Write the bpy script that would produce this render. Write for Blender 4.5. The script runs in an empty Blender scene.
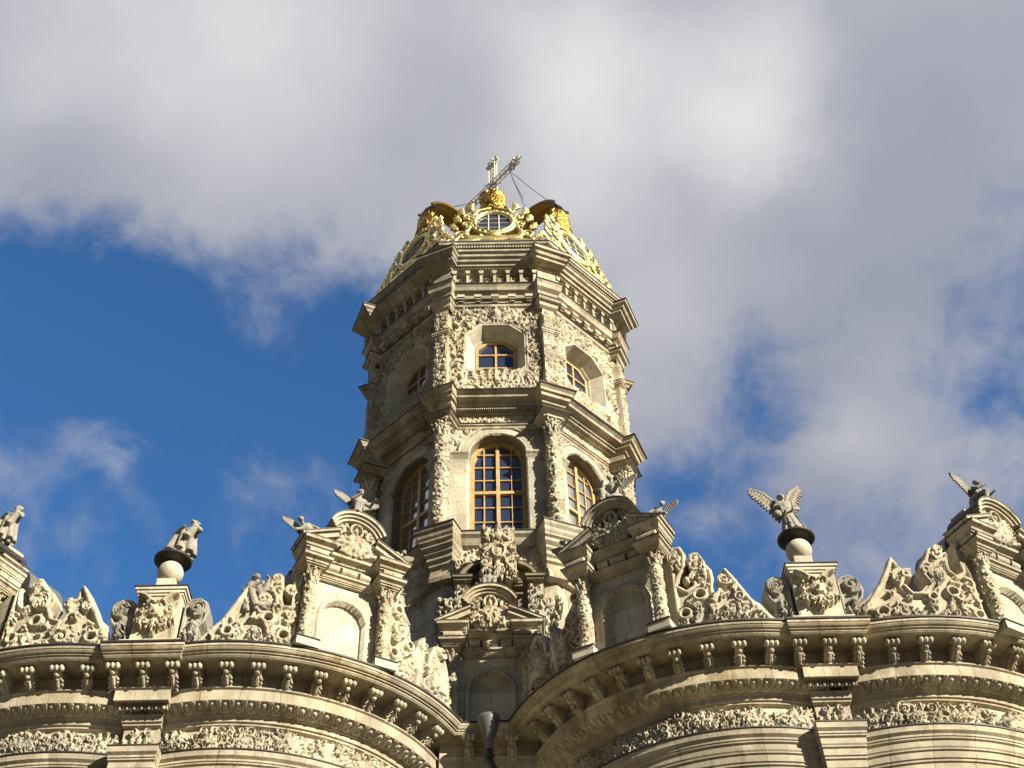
import bpy, math, random
import numpy as np
from mathutils import Vector, Matrix
R_ = math.radians
sc = bpy.context.scene
COL = sc.collection

# ------------------------------------------------------------------ camera
F_PX, PITCH, ROLL, YAW = 1300.0, R_(47.595), R_(-1.753), R_(1.022)
cF = Vector((math.sin(YAW)*math.cos(PITCH), math.cos(YAW)*math.cos(PITCH), math.sin(PITCH)))
cR0 = Vector((math.cos(YAW), -math.sin(YAW), 0)); cU0 = cR0.cross(cF)
cR = math.cos(ROLL)*cR0 + math.sin(ROLL)*cU0; cU = -math.sin(ROLL)*cR0 + math.cos(ROLL)*cU0
cd = bpy.data.cameras.new('camera'); cam = bpy.data.objects.new('camera', cd); COL.objects.link(cam)
cam.matrix_world = Matrix(((cR.x, cU.x, -cF.x, 0), (cR.y, cU.y, -cF.y, 0), (cR.z, cU.z, -cF.z, 0), (0, 0, 0, 1)))
cd.sensor_width = 36; cd.lens = 36*F_PX/1024; cd.clip_end = 5000; cd.clip_start = .05
sc.camera = cam
def dirpx(px, py):
    """a fixed compass direction of the sky, used to say where the clouds stand"""
    return (cF + cR*((px-512)/F_PX) + cU*((384-py)/F_PX)).normalized()

# ------------------------------------------------------------------ sun and sky
SUN_EL, SUN_AZ = R_(25), R_(48)       # azimuth to the right of the direction church -> camera
sund = Vector((math.sin(SUN_AZ)*math.cos(SUN_EL), -math.cos(SUN_AZ)*math.cos(SUN_EL), math.sin(SUN_EL)))
sl = bpy.data.lights.new('sun', 'SUN'); sl.energy = 5.0; sl.angle = R_(.5); sl.color = (1, .91, .72)
so = bpy.data.objects.new('sun', sl); COL.objects.link(so)
so.rotation_euler = sund.to_track_quat('Z', 'Y').to_euler()
sc.view_settings.view_transform = 'Standard'; sc.view_settings.look = 'None'
sc.view_settings.exposure = 1.45; sc.view_settings.gamma = 1; sc.view_settings.use_curve_mapping = False

w = bpy.data.worlds.new('World'); sc.world = w; w.use_nodes = True
nt = w.node_tree; N = nt.nodes; L = nt.links
for n in list(N): N.remove(n)
def nd(t, **k):
    n = N.new(t)
    for a, b in k.items(): setattr(n, a, b)
    return n
def mth(op, a, b=None, clamp=False):
    n = nd('ShaderNodeMath', operation=op, use_clamp=clamp)
    for i, v in enumerate((a, b)):
        if v is None: continue
        if isinstance(v, (int, float)): n.inputs[i].default_value = v
        else: L.new(v, n.inputs[i])
    return n.outputs[0]
tc = nd('ShaderNodeTexCoord')
sky = nd('ShaderNodeTexSky', sky_type='NISHITA', sun_disc=False, sun_elevation=SUN_EL, sun_rotation=math.atan2(sund.x, sund.y))
sky.altitude = 200; sky.air_density = 1.0; sky.dust_density = .3; sky.ozone_density = 3
def noise(scale, detail=6, rough=.55, vec=None, dist=0):
    n = nd('ShaderNodeTexNoise'); n.inputs['Scale'].default_value = scale; n.inputs['Detail'].default_value = detail
    n.inputs['Roughness'].default_value = rough; n.inputs['Distortion'].default_value = dist
    L.new(vec if vec else tc.outputs['Generated'], n.inputs['Vector']); return n
nw = noise(4.5, 8, .58)
off = nd('ShaderNodeVectorMath', operation='SUBTRACT'); L.new(nw.outputs['Color'], off.inputs[0]); off.inputs[1].default_value = (.5, .5, .5)
scl = nd('ShaderNodeVectorMath', operation='SCALE'); L.new(off.outputs[0], scl.inputs[0]); scl.inputs['Scale'].default_value = .16
wv = nd('ShaderNodeVectorMath', operation='ADD'); L.new(tc.outputs['Generated'], wv.inputs[0]); L.new(scl.outputs[0], wv.inputs[1])
def lobe_sum(lst):
    tot = None
    for px, py, r, wt in lst:
        d = dirpx(px, py)
        dp = nd('ShaderNodeVectorMath', operation='DISTANCE'); L.new(wv.outputs[0], dp.inputs[0]); dp.inputs[1].default_value = d
        mr = nd('ShaderNodeMapRange', interpolation_type='SMOOTHSTEP'); L.new(dp.outputs['Value'], mr.inputs['Value'])
        mr.inputs['From Min'].default_value = 0; mr.inputs['From Max'].default_value = r/F_PX
        mr.inputs['To Min'].default_value = wt; mr.inputs['To Max'].default_value = 0
        tot = mr.outputs[0] if tot is None else mth('ADD', tot, mr.outputs[0])
    return tot
# where cloud stands (+) and where the sky is open (-)
cov = lobe_sum([(40, 210, 110, .32), (180, 235, 110, .34), (300, 285, 90, .28), (120, 60, 260, 1.0), (330, 120, 260, 1.0), (560, 60, 320, 1.0), (800, 120, 330, 1.0), (960, 60, 260, .7), (600, 300, 190, .75),
                (720, 230, 170, .42), (440, 240, 120, .5), (880, 330, 170, .42), (840, 440, 130, .36), (900, 540, 200, .38), (690, 420, 90, .33),
                (50, 415, 36, .26), (80, 432, 40, .34), (110, 460, 40, .34), (135, 500, 40, .28), (150, 540, 40, .2), (30, 530, 110, .16),
                (770, 560, 130, .28), (680, 530, 50, .34), (800, 470, 90, .3), (1010, 480, 160, .3), (980, 400, 120, .12), (740, 360, 110, .12), (700, 480, 120, .18), (560, 420, 160, .4), (680, 360, 110, .3), (-150, 80, 400, .9), (1200, 300, 300, .5)])
hole = lobe_sum([(765, 315, 80, .22), (740, 420, 80, .16), (985, 395, 60, .22), (670, 480, 70, .3), (160, 330, 190, .5), (340, 330, 80, .2), (30, 310, 150, .55), (20, 400, 60, .25), (60, 500, 50, .2)])
nf = noise(7, 9, .62, dist=.4); ng = noise(2.2, 4, .5)
nf2 = noise(17, 8, .6, dist=.8)
fine = mth('ADD', mth('MULTIPLY', mth('SUBTRACT', nf.outputs['Fac'], .5), 1.5), mth('MULTIPLY', mth('SUBTRACT', nf2.outputs['Fac'], .5), 1.0))
c1 = mth('ADD', mth('SUBTRACT', cov, hole), fine)
# elsewhere round the sky (behind the camera) cloud comes from plain noise, plus two added bright clouds
front = nd('ShaderNodeVectorMath', operation='DOT_PRODUCT'); L.new(tc.outputs['Generated'], front.inputs[0]); front.inputs[1].default_value = cF
fr = nd('ShaderNodeMapRange', interpolation_type='SMOOTHSTEP'); L.new(front.outputs['Value'], fr.inputs['Value'])
fr.inputs['From Min'].default_value = .5; fr.inputs['From Max'].default_value = .8
amb = mth('MULTIPLY', mth('SUBTRACT', ng.outputs['Fac'], .60), 4.0)
amb0 = amb
for sx in (-1, 1):  # unseen bright clouds, added where the side windows mirror the sky
    dq = nd('ShaderNodeVectorMath', operation='DISTANCE'); L.new(wv.outputs[0], dq.inputs[0]); dq.inputs[1].default_value = (sx*.67, 0, .74)
    mq = nd('ShaderNodeMapRange', interpolation_type='SMOOTHSTEP'); L.new(dq.outputs['Value'], mq.inputs['Value'])
    mq.inputs['From Max'].default_value = .62; mq.inputs['To Min'].default_value = 5.0; mq.inputs['To Max'].default_value = 0
    amb = mth('ADD', amb, mq.outputs[0])
inv = mth('SUBTRACT', 1.0, fr.outputs[0])
c2 = mth('ADD', mth('MULTIPLY', c1, fr.outputs[0]), mth('MULTIPLY', amb, inv))
mask = nd('ShaderNodeMapRange', interpolation_type='SMOOTHSTEP'); L.new(c2, mask.inputs['Value'])
mask.inputs['From Min'].default_value = -.08; mask.inputs['From Max'].default_value = .92; mask.inputs['To Max'].default_value = .97
# cloud body colour: thick grey-violet parts, brighter thin parts
bright = lobe_sum([(150, 40, 260, .2), (380, 200, 160, .12), (600, 110, 150, .5), (540, 190, 120, .2), (770, 95, 140, .55), (260, 20, 200, .35), (40, 60, 160, .2), (740, 150, 90, .2), (850, 440, 70, .28), (900, 330, 60, .1), (640, 300, 130, .2), (110, 440, 60, .3), (490, 60, 200, .2)])
dark = lobe_sum([(780, 480, 250, .15), (930, 200, 230, .30), (1000, 300, 150, .2), (420, 110, 110, .10), (60, 180, 130, .25), (820, 330, 150, .25), (820, 560, 150, .2)])
nb = noise(4, 6, .5)
bb = mth('ADD', mth('ADD', mth('SUBTRACT', bright, dark), .42), mth('MULTIPLY', mth('SUBTRACT', nb.outputs['Fac'], .5), .55), clamp=False)
cr = nd('ShaderNodeValToRGB'); L.new(bb, cr.inputs[0])
e = cr.color_ramp.elements
e[0].position = 0; e[0].color = (.265, .285, .360, 1); e[1].position = 1; e[1].color = (.66, .66, .66, 1)
m_ = cr.color_ramp.elements.new(.45); m_.color = (.395, .40, .445, 1)
CLOUD_GAIN = 8.7
cc = nd('ShaderNodeVectorMath', operation='SCALE'); L.new(cr.outputs[0], cc.inputs[0]); cc.inputs['Scale'].default_value = CLOUD_GAIN
tint = nd('ShaderNodeVectorMath', operation='MULTIPLY'); L.new(sky.outputs[0], tint.inputs[0]); tint.inputs[1].default_value = (.56, .98, 1.30)
mx = nd('ShaderNodeMix', data_type='RGBA'); L.new(mask.outputs[0], mx.inputs['Factor']); L.new(tint.outputs[0], mx.inputs['A']); L.new(cc.outputs[0], mx.inputs['B'])
# sky outside the view artificially dimmed, so less fill reaches the shaded stone
dk = nd('ShaderNodeMapRange'); L.new(fr.outputs[0], dk.inputs['Value']); dk.inputs['To Min'].default_value = .24; dk.inputs['To Max'].default_value = 1
spots = mth('MULTIPLY', mth('SUBTRACT', amb, amb0), .5)  # the added clouds escape the dimming and are brightened
dkm = mth('MAXIMUM', dk.outputs[0], spots)
dks = nd('ShaderNodeVectorMath', operation='SCALE'); L.new(mx.outputs['Result'], dks.inputs[0]); L.new(dkm, dks.inputs['Scale'])
bg = nd('ShaderNodeBackground'); bg.inputs['Strength'].default_value = .05; L.new(dks.outputs[0], bg.inputs['Color'])
wo = nd('ShaderNodeOutputWorld'); L.new(bg.outputs[0], wo.inputs[0])

# ------------------------------------------------------------------ materials
def material(name):
    m = bpy.data.materials.new(name); m.use_nodes = True
    t = m.node_tree; return m, t, t.nodes['Principled BSDF']
def stone(name, light, mid, stain, stain_amt=.35, joints=None, bump=.35, scale=1.0, dark_amt=.5):
    m, t, b = material(name); n = t.nodes; l = t.links
    co = n.new('ShaderNodeTexCoord'); geo = n.new('ShaderNodeNewGeometry')
    def no(s, d=6, r=.6, stretch=None):
        q = n.new('ShaderNodeTexNoise'); q.inputs['Scale'].default_value = s*scale; q.inputs['Detail'].default_value = d; q.inputs['Roughness'].default_value = r
        if stretch:
            mp = n.new('ShaderNodeMapping'); mp.inputs['Scale'].default_value = stretch; l.new(geo.outputs['Position'], mp.inputs[0]); l.new(mp.outputs[0], q.inputs['Vector'])
        else: l.new(geo.outputs['Position'], q.inputs['Vector'])
        return q.outputs['Fac']
    def ramp(f, a, c):
        r = n.new('ShaderNodeMapRange'); r.interpolation_type = 'SMOOTHSTEP'; l.new(f, r.inputs[0]); r.inputs['From Min'].default_value = a; r.inputs['From Max'].default_value = c; return r.outputs[0]
    def mix(f, A, B, mul=None):
        x = n.new('ShaderNodeMix'); x.data_type = 'RGBA'
        if mul is not None:
            q = n.new('ShaderNodeMath'); q.operation = 'MULTIPLY'; l.new(f, q.inputs[0]); q.inputs[1].default_value = mul; f = q.outputs[0]
        l.new(f, x.inputs['Factor'])
        for s, v in (('A', A), ('B', B)):
            if isinstance(v, tuple): x.inputs[s].default_value = (*v, 1)
            else: l.new(v, x.inputs[s])
        return x.outputs['Result']
    c = mix(ramp(no(2.2, 7, .62), .40, .60), light, mid)
    c = mix(ramp(no(9, 8, .7), .45, .75), c, tuple(v*.62 for v in mid), .55)
    c = mix(ramp(no(1, 6, .6, (2.6, 2.6, .45)), .52, .72), c, stain, stain_amt)
    c = mix(ramp(no(2.1, 8, .68, (3.5, 3.5, .7)), .54, .68), c, (.045, .042, .037), dark_amt)
    c = mix(ramp(no(26, 3, .6), .60, .70), c, (.06, .053, .044), .6)
    c = mix(ramp(no(.55, 4, .6), .40, .62), c, (.245, .235, .205), .5)
    if joints:
        uv = n.new('ShaderNodeUVMap'); br = n.new('ShaderNodeTexBrick'); l.new(uv.outputs[0], br.inputs['Vector'])
        br.inputs['Scale'].default_value = 1; br.inputs['Brick Width'].default_value = joints[0]; br.inputs['Row Height'].default_value = joints[1]
        br.inputs['Mortar Size'].default_value = .005; br.inputs['Mortar Smooth'].default_value = .3
        br.inputs['Color1'].default_value = (1, 1, 1, 1); br.inputs['Color2'].default_value = (.70, .70, .69, 1); br.inputs['Mortar'].default_value = (.45, .42, .38, 1)
        x = n.new('ShaderNodeMix'); x.data_type = 'RGBA'; x.blend_type = 'MULTIPLY'; x.inputs['Factor'].default_value = 1; l.new(c, x.inputs['A']); l.new(br.outputs['Color'], x.inputs['B']); c = x.outputs['Result']
    l.new(c, b.inputs['Base Color']); b.inputs['Roughness'].default_value = .85; b.inputs['Specular IOR Level'].default_value = .25
    bp = n.new('ShaderNodeBump'); bp.inputs['Strength'].default_value = bump; bp.inputs['Distance'].default_value = .03; l.new(no(22, 8, .65), bp.inputs['Height']); l.new(bp.outputs[0], b.inputs['Normal'])
    return m
M = {}
M['stone'] = stone('limestone', (.455, .402, .298), (.290, .243, .165), (.19, .12, .055), .6, dark_amt=.8)
M['ashlar'] = stone('limestone_ashlar', (.42, .37, .275), (.30, .253, .175), (.21, .15, .085), .35, joints=(.62, .36), bump=.2)
M['cornice'] = stone('cornice_limestone', (.46, .400, .290), (.300, .243, .158), (.22, .125, .045), .8, joints=(.55, 3.0), bump=.25)
M['carved'] = stone('carved_limestone', (.475, .42, .31), (.300, .252, .172), (.16, .105, .05), .5, bump=.35, dark_amt=.8)
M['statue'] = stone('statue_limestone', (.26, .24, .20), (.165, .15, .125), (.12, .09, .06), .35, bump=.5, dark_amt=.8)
M['plaster'] = stone('smooth_white_stone', (.47, .43, .345), (.40, .36, .28), (.26, .19, .11), .35, bump=.12, dark_amt=.3)
M['plaster_ashlar'] = stone('smooth_white_ashlar', (.47, .43, .345), (.40, .36, .28), (.26, .19, .11), .35, joints=(.52, .42), bump=.2, dark_amt=.3)
def simple(name, c, rough=.6, metal=0, noise_s=0, c2=None, bump=0):
    m, t, b = material(name); b.inputs['Base Color'].default_value = (*c, 1); b.inputs['Roughness'].default_value = rough; b.inputs['Metallic'].default_value = metal
    if noise_s:
        g = t.nodes.new('ShaderNodeNewGeometry'); q = t.nodes.new('ShaderNodeTexNoise'); q.inputs['Scale'].default_value = noise_s; q.inputs['Detail'].default_value = 6
        t.links.new(g.outputs['Position'], q.inputs['Vector'])
        r = t.nodes.new('ShaderNodeMapRange'); r.inputs['From Min'].default_value = .35; r.inputs['From Max'].default_value = .65; t.links.new(q.outputs['Fac'], r.inputs[0])
        x = t.nodes.new('ShaderNodeMix'); x.data_type = 'RGBA'; t.links.new(r.outputs[0], x.inputs['Factor']); x.inputs['A'].default_value = (*c, 1); x.inputs['B'].default_value = (*(c2 or c), 1)
        t.links.new(x.outputs['Result'], b.inputs['Base Color'])
        if bump:
            p = t.nodes.new('ShaderNodeBump'); p.inputs['Strength'].default_value = bump; p.inputs['Distance'].default_value = .02; t.links.new(q.outputs['Fac'], p.inputs['Height']); t.links.new(p.outputs[0], b.inputs['Normal'])
    return m
M['lead'] = simple('dark_sheet_metal', (.018, .016, .015), .6, .2, 6, (.035, .03, .026), .2)
M['roof'] = simple('grey_painted_roof_metal', (.10, .104, .112), .5, .2, 3, (.07, .073, .078), .1)
M['gold'] = simple('gilding', (.58, .37, .08), .5, 1, 7, (.30, .19, .05), .4)
M['palegold'] = simple('pale_gilding', (.74, .58, .23), .48, 1, 6, (.50, .42, .19), .15)
M['capgold'] = simple('tarnished_gilding', (.50, .32, .07), .45, 1, 5, (.16, .085, .02), .4)
M['browngold'] = simple('weathered_gilding', (.34, .20, .04), .42, 1, 9, (.44, .28, .07), .4)
M['wood'] = simple('varnished_pine', (.42, .28, .115), .5, 0, 8, (.30, .185, .07))
M['iron'] = simple('wrought_iron', (.05, .05, .05), .5, .6)
M['silver'] = simple('worn_silvered_metal', (.66, .61, .46), .5, .2, 12, (.48, .43, .32))
mg, t_, b_ = material('window_glass'); b_.inputs['Base Color'].default_value = (.020, .028, .060, 1); b_.inputs['Roughness'].default_value = .04; b_.inputs['IOR'].default_value = 2.3
g_ = t_.nodes.new('ShaderNodeNewGeometry'); q_ = t_.nodes.new('ShaderNodeTexNoise'); q_.inputs['Scale'].default_value = 2.2; t_.links.new(g_.outputs['Position'], q_.inputs['Vector'])
p_ = t_.nodes.new('ShaderNodeBump'); p_.inputs['Strength'].default_value = .25; p_.inputs['Distance'].default_value = .05; t_.links.new(q_.outputs['Fac'], p_.inputs['Height']); t_.links.new(p_.outputs[0], b_.inputs['Normal'])
M['glass'] = mg
mg2 = mg.copy(); mg2.name = 'window_glass_painted_reflection'; mg2.node_tree.nodes['Principled BSDF'].inputs['Base Color'].default_value = (.15, .155, .165, 1); M['glass2'] = mg2  # base colour painted pale, standing in for cloud reflected in the side panes
M['ground'] = simple('trodden_sandy_ground', (.13, .105, .07), .95, 0, .6, (.09, .08, .05))

# ------------------------------------------------------------------ mesh helpers
def link(name, me, mat, parent=None, loc=(0, 0, 0), rz=0.0, label=None):
    o = bpy.data.objects.new(name, me); COL.objects.link(o)
    if mat and not me.materials: me.materials.append(M[mat])
    if parent: o.parent = parent
    o.location = loc; o.rotation_euler = (0, 0, rz)
    if label: o['label'] = label
    return o
def empty(name, label, cat, loc=(0, 0, 0), rz=0.0, group=None):
    o = bpy.data.objects.new(name, None); COL.objects.link(o); o.location = loc; o.rotation_euler = (0, 0, rz)
    o['label'] = label; o['category'] = cat
    if group: o['group'] = group
    return o
def part_empty(name, parent, loc=(0, 0, 0), rz=0.0, label=None):
    o = bpy.data.objects.new(name, None); COL.objects.link(o); o.parent = parent; o.location = loc; o.rotation_euler = (0, 0, rz)
    if label: o['label'] = label
    return o
class MB:
    def __init__(s): s.v = []; s.f = []; s.uv = None
    def add(s, v, f):
        o = len(s.v); s.v += [tuple(p) for p in v]; s.f += [tuple(i+o for i in q) for q in f]; return s
    def box(s, c, d, rot=None):
        x, y, z = d[0]/2, d[1]/2, d[2]/2
        P = [Vector((a*x, b*y, g*z)) for g in (-1, 1) for b in (-1, 1) for a in (-1, 1)]
        if rot is not None: P = [rot @ p for p in P]
        c = Vector(c); return s.add([p+c for p in P], [(0, 2, 3, 1), (4, 5, 7, 6), (0, 1, 5, 4), (2, 6, 7, 3), (0, 4, 6, 2), (1, 3, 7, 5)])
    def tube(s, pts, rad, n=8, close=True):
        pts = [Vector(p) for p in pts]; rad = [rad]*len(pts) if isinstance(rad, (int, float)) else rad
        V = []; k = len(pts)
        for i, p in enumerate(pts):
            t = (pts[min(i+1, k-1)]-pts[max(i-1, 0)]).normalized()
            a = t.cross(Vector((0, 0, 1)) if abs(t.z) < .9 else Vector((0, 1, 0))).normalized(); b = t.cross(a)
            V += [p + (a*math.cos(2*math.pi*j/n) + b*math.sin(2*math.pi*j/n))*rad[i] for j in range(n)]
        Fc = [(i*n+j, i*n+(j+1) % n, (i+1)*n+(j+1) % n, (i+1)*n+j) for i in range(k-1) for j in range(n)]
        if close: Fc += [tuple(range(n))[::-1], tuple(range((k-1)*n, k*n))]
        return s.add(V, Fc)
    def ball(s, c, r, n=10, m=7, rot=None):
        r = (r, r, r) if isinstance(r, (int, float)) else r
        V = []; c = Vector(c)
        for i in range(m+1):
            a = math.pi*i/m
            for j in range(n):
                b = 2*math.pi*j/n; p = Vector((r[0]*math.sin(a)*math.cos(b), r[1]*math.sin(a)*math.sin(b), r[2]*math.cos(a)))
                V.append((rot @ p if rot is not None else p) + c)
        return s.add(V, [(i*n+j, (i+1)*n+j, (i+1)*n+(j+1) % n, i*n+(j+1) % n) for i in range(m) for j in range(n)])
    def lathe(s, prof, n=20, c=(0, 0, 0)):
        V = [(c[0]+r*math.cos(2*math.pi*j/n), c[1]+r*math.sin(2*math.pi*j/n), c[2]+z) for r, z in prof for j in range(n)]
        k = len(prof)
        return s.add(V, [(i*n+j, i*n+(j+1) % n, (i+1)*n+(j+1) % n, (i+1)*n+j) for i in range(k-1) for j in range(n)] + [tuple(range(n))[::-1], tuple(range((k-1)*n, k*n))])
    def prism(s, poly, x0, x1, ax='x'):
        """poly in (y,z) extruded along x (ax='x'), or poly in (x,z) extruded along y"""
        n = len(poly)
        if ax == 'x': V = [(x0, a, b) for a, b in poly] + [(x1, a, b) for a, b in poly]
        else: V = [(a, x0, b) for a, b in poly] + [(a, x1, b) for a, b in poly]
        return s.add(V, [(i, (i+1) % n, (i+1) % n+n, i+n) for i in range(n)] + [tuple(range(n))[::-1], tuple(range(n, 2*n))])
    def loft(s, rings, closed=True, cap=True, uv=True):
        n = len(rings[0]); V = [p for r in rings for p in r]; k = len(rings)
        Fc = [(i*n+j, i*n+(j+1) % n, (i+1)*n+(j+1) % n, (i+1)*n+j) for i in range(k-1) for j in range(n if closed else n-1)]
        if uv:
            s.uv = {}
            base = len(s.v)
            per = [0]
            for j in range(n): per.append(per[-1]+(Vector(rings[0][(j+1) % n])-Vector(rings[0][j])).length)
            hh = [0]
            for i in range(k-1): hh.append(hh[-1]+(Vector(rings[i+1][0])-Vector(rings[i][0])).length)
            s._uv = (base, n, per, hh)
        if cap and closed: Fc += [tuple(range(n))[::-1], tuple(range((k-1)*n, k*n))]
        return s.add(V, Fc)
    def mesh(s, name, smooth=False, recalc=True):
        me = bpy.data.meshes.new(name); me.from_pydata(s.v, [], s.f); me.validate(); 
        if recalc:
            import bmesh
            bm = bmesh.new(); bm.from_mesh(me); bmesh.ops.recalc_face_normals(bm, faces=bm.faces); bm.to_mesh(me); bm.free()
        if s.uv is not None:
            base, n, per, hh = s._uv; ul = me.uv_layers.new(name='UVMap')
            for p in me.polygons:
                vs = [me.loops[i].vertex_index-base for i in p.loop_indices]
                js = [v % n for v in vs if v >= 0]
                wrap = (0 in js) and (n-1 in js) and len(vs) == 4
                for li, v in zip(p.loop_indices, vs):
                    if v < 0: continue
                    i, j = divmod(v, n)
                    ul.data[li].uv = (per[n] if (wrap and j == 0) else per[j], hh[i] if i < len(hh) else 0)
        if smooth:
            for p in me.polygons: p.use_smooth = True
        return me
    def obj(s, name, mat, parent=None, smooth=False, **k):
        return link(name, s.mesh(name, smooth), mat, parent, **k)

class Plate:
    """carved stone or metal plate: outline (S>0 inside) and relief height H on a fine grid"""
    def __init__(s, u0, u1, v0, v1, res, solid=False):
        s.res = res; s.u = np.arange(u0, u1+res*.5, res); s.v = np.arange(v0, v1+res*.5, res)
        s.X, s.Y = np.meshgrid(s.u, s.v); s.S = np.full(s.X.shape, 1.0 if solid else -1.0); s.H = np.zeros(s.X.shape); s.rect = solid
    def _win(s, x0, x1, y0, y1):
        r = s.res; i0 = max(0, int((y0-s.v[0])/r)-1); i1 = min(len(s.v), int((y1-s.v[0])/r)+3); j0 = max(0, int((x0-s.u[0])/r)-1); j1 = min(len(s.u), int((x1-s.u[0])/r)+3)
        return (slice(i0, i1), slice(j0, j1)) if i1 > i0 and j1 > j0 else None
    def stroke(s, pts, w, h, base=0, cut=False, solid=True, add=False, power=.5, groove=False):
        pts = np.asarray(pts, float); w = np.full(len(pts), w) if np.isscalar(w) else np.asarray(w, float)
        m = w.max()+3*s.res; W = s._win(pts[:, 0].min()-m, pts[:, 0].max()+m, pts[:, 1].min()-m, pts[:, 1].max()+m)
        if W is None: return
        X, Y = s.X[W], s.Y[W]; best = np.full(X.shape, -9.); rel = np.full(X.shape, 9.)
        for a, b, wa, wb in zip(pts[:-1], pts[1:], w[:-1], w[1:]):
            d = b-a; q = d@d+1e-12; t = np.clip(((X-a[0])*d[0]+(Y-a[1])*d[1])/q, 0, 1)
            dist = np.hypot(X-a[0]-t*d[0], Y-a[1]-t*d[1]); ww = wa+(wb-wa)*t
            best = np.maximum(best, ww-dist); rel = np.minimum(rel, dist/np.maximum(ww, 1e-4))
        if cut: s.S[W] = np.minimum(s.S[W], -best); return
        if solid and not s.rect: s.S[W] = np.maximum(s.S[W], best)
        prof = base*(rel < 1)+h*np.maximum(0, 1-rel**2)**(power*.8)
        if groove: prof = prof-h*.42*np.exp(-(rel/.30)**2)*(rel < 1)
        s.H[W] = (s.H[W]+prof) if add else np.maximum(s.H[W], prof)
    def blob(s, x, y, r, h, base=0, solid=True, ry=None, rot=0):
        ry = ry or r; m = max(r, ry)+3*s.res; W = s._win(x-m, x+m, y-m, y+m)
        if W is None: return
        a, b = s.X[W]-x, s.Y[W]-y; c, n = math.cos(rot), math.sin(rot); a, b = a*c+b*n, -a*n+b*c
        q = np.sqrt((a/r)**2+(b/ry)**2)
        if solid and not s.rect: s.S[W] = np.maximum(s.S[W], (1-q)*min(r, ry))
        s.H[W] = np.maximum(s.H[W], base*(q < 1)+h*np.sqrt(np.maximum(0, 1-q*q)))
    def hole(s, x, y, r, ry=None, rot=0):
        ry = ry or r; a, b = s.X-x, s.Y-y; c, n = math.cos(rot), math.sin(rot); a, b = a*c+b*n, -a*n+b*c
        s.S = np.minimum(s.S, (np.sqrt((a/r)**2+(b/ry)**2)-1)*min(r, ry))
    def sdf_poly(s, pts):
        pts = np.asarray(pts, float); ins = np.zeros(s.X.shape, bool); d = np.full(s.X.shape, 9.)
        for (x0, y0), (x1, y1) in zip(pts, np.roll(pts, -1, 0)):
            e = np.array([x1-x0, y1-y0]); q = e@e+1e-12; t = np.clip(((s.X-x0)*e[0]+(s.Y-y0)*e[1])/q, 0, 1)
            d = np.minimum(d, np.hypot(s.X-x0-t*e[0], s.Y-y0-t*e[1]))
            c = ((y0 > s.Y) != (y1 > s.Y)); 
            with np.errstate(divide='ignore', invalid='ignore'): xi = x0+(s.Y-y0)*(x1-x0)/(y1-y0)
            ins ^= (c & (s.X < xi))
        return np.where(ins, d, -d)
    def poly(s, pts, h=0): q = s.sdf_poly(pts); s.S = np.maximum(s.S, q); s.H = np.where(q > 0, np.maximum(s.H, h), s.H); s.rect = False
    def cutpoly(s, pts): s.S = np.minimum(s.S, -s.sdf_poly(pts))
    def rim(s, w, h):
        """raised border following the outline"""
        s.H = np.maximum(s.H, np.where((s.S > 0) & (s.S < w), h*np.sqrt(np.clip(1-((s.S-w/2)/(w/2))**2, 0, 1)), 0))
    def spiral(s, x, y, r, turns, a0, sgn, w0, h, w1=None, eye=True, base=0, solid=True):
        n = max(10, int(turns*14)); t = np.linspace(0, 1, n); rr = r*(1-t)**1.0*.88+r*.12; a = a0+sgn*2*math.pi*turns*t
        s.stroke(np.c_[x+rr*np.cos(a), y+rr*np.sin(a)], w0+((w1 or w0*.5)-w0)*t, h, base, solid=solid, groove=w0 > .025)
        if eye: s.blob(x, y, w0*.8, h*1.1, base, solid)
    def leaf(s, x, y, a, ln, wd, h, bend=.6, lobes=4, base=0, solid=True):
        n = 7; t = np.linspace(0, 1, n); an = a+bend*(t-.2)
        px = x+np.cumsum(np.cos(an))*ln/n; py = y+np.cumsum(np.sin(an))*ln/n
        s.stroke(np.c_[px, py], wd*.34*(1-.7*t)+.002, h, base, solid=solid, groove=True)
        for k in range(lobes):
            i = int((k+.6)/lobes*(n-1)); q = 1-.55*k/lobes
            for g in (-1, 1):
                b = an[i]+g*(1.05-.1*k)
                ex = px[i]+math.cos(b)*wd*q*.9; ey = py[i]+math.sin(b)*wd*q*.9
                s.stroke([(px[i], py[i]), ((px[i]+ex)/2+math.cos(an[i])*wd*.1, (py[i]+ey)/2+math.sin(an[i])*wd*.1), (ex+math.cos(an[i])*wd*.35, ey+math.sin(an[i])*wd*.35)], [wd*.16*q, wd*.2*q, wd*.08*q], h*.8, base, solid=solid)
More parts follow.
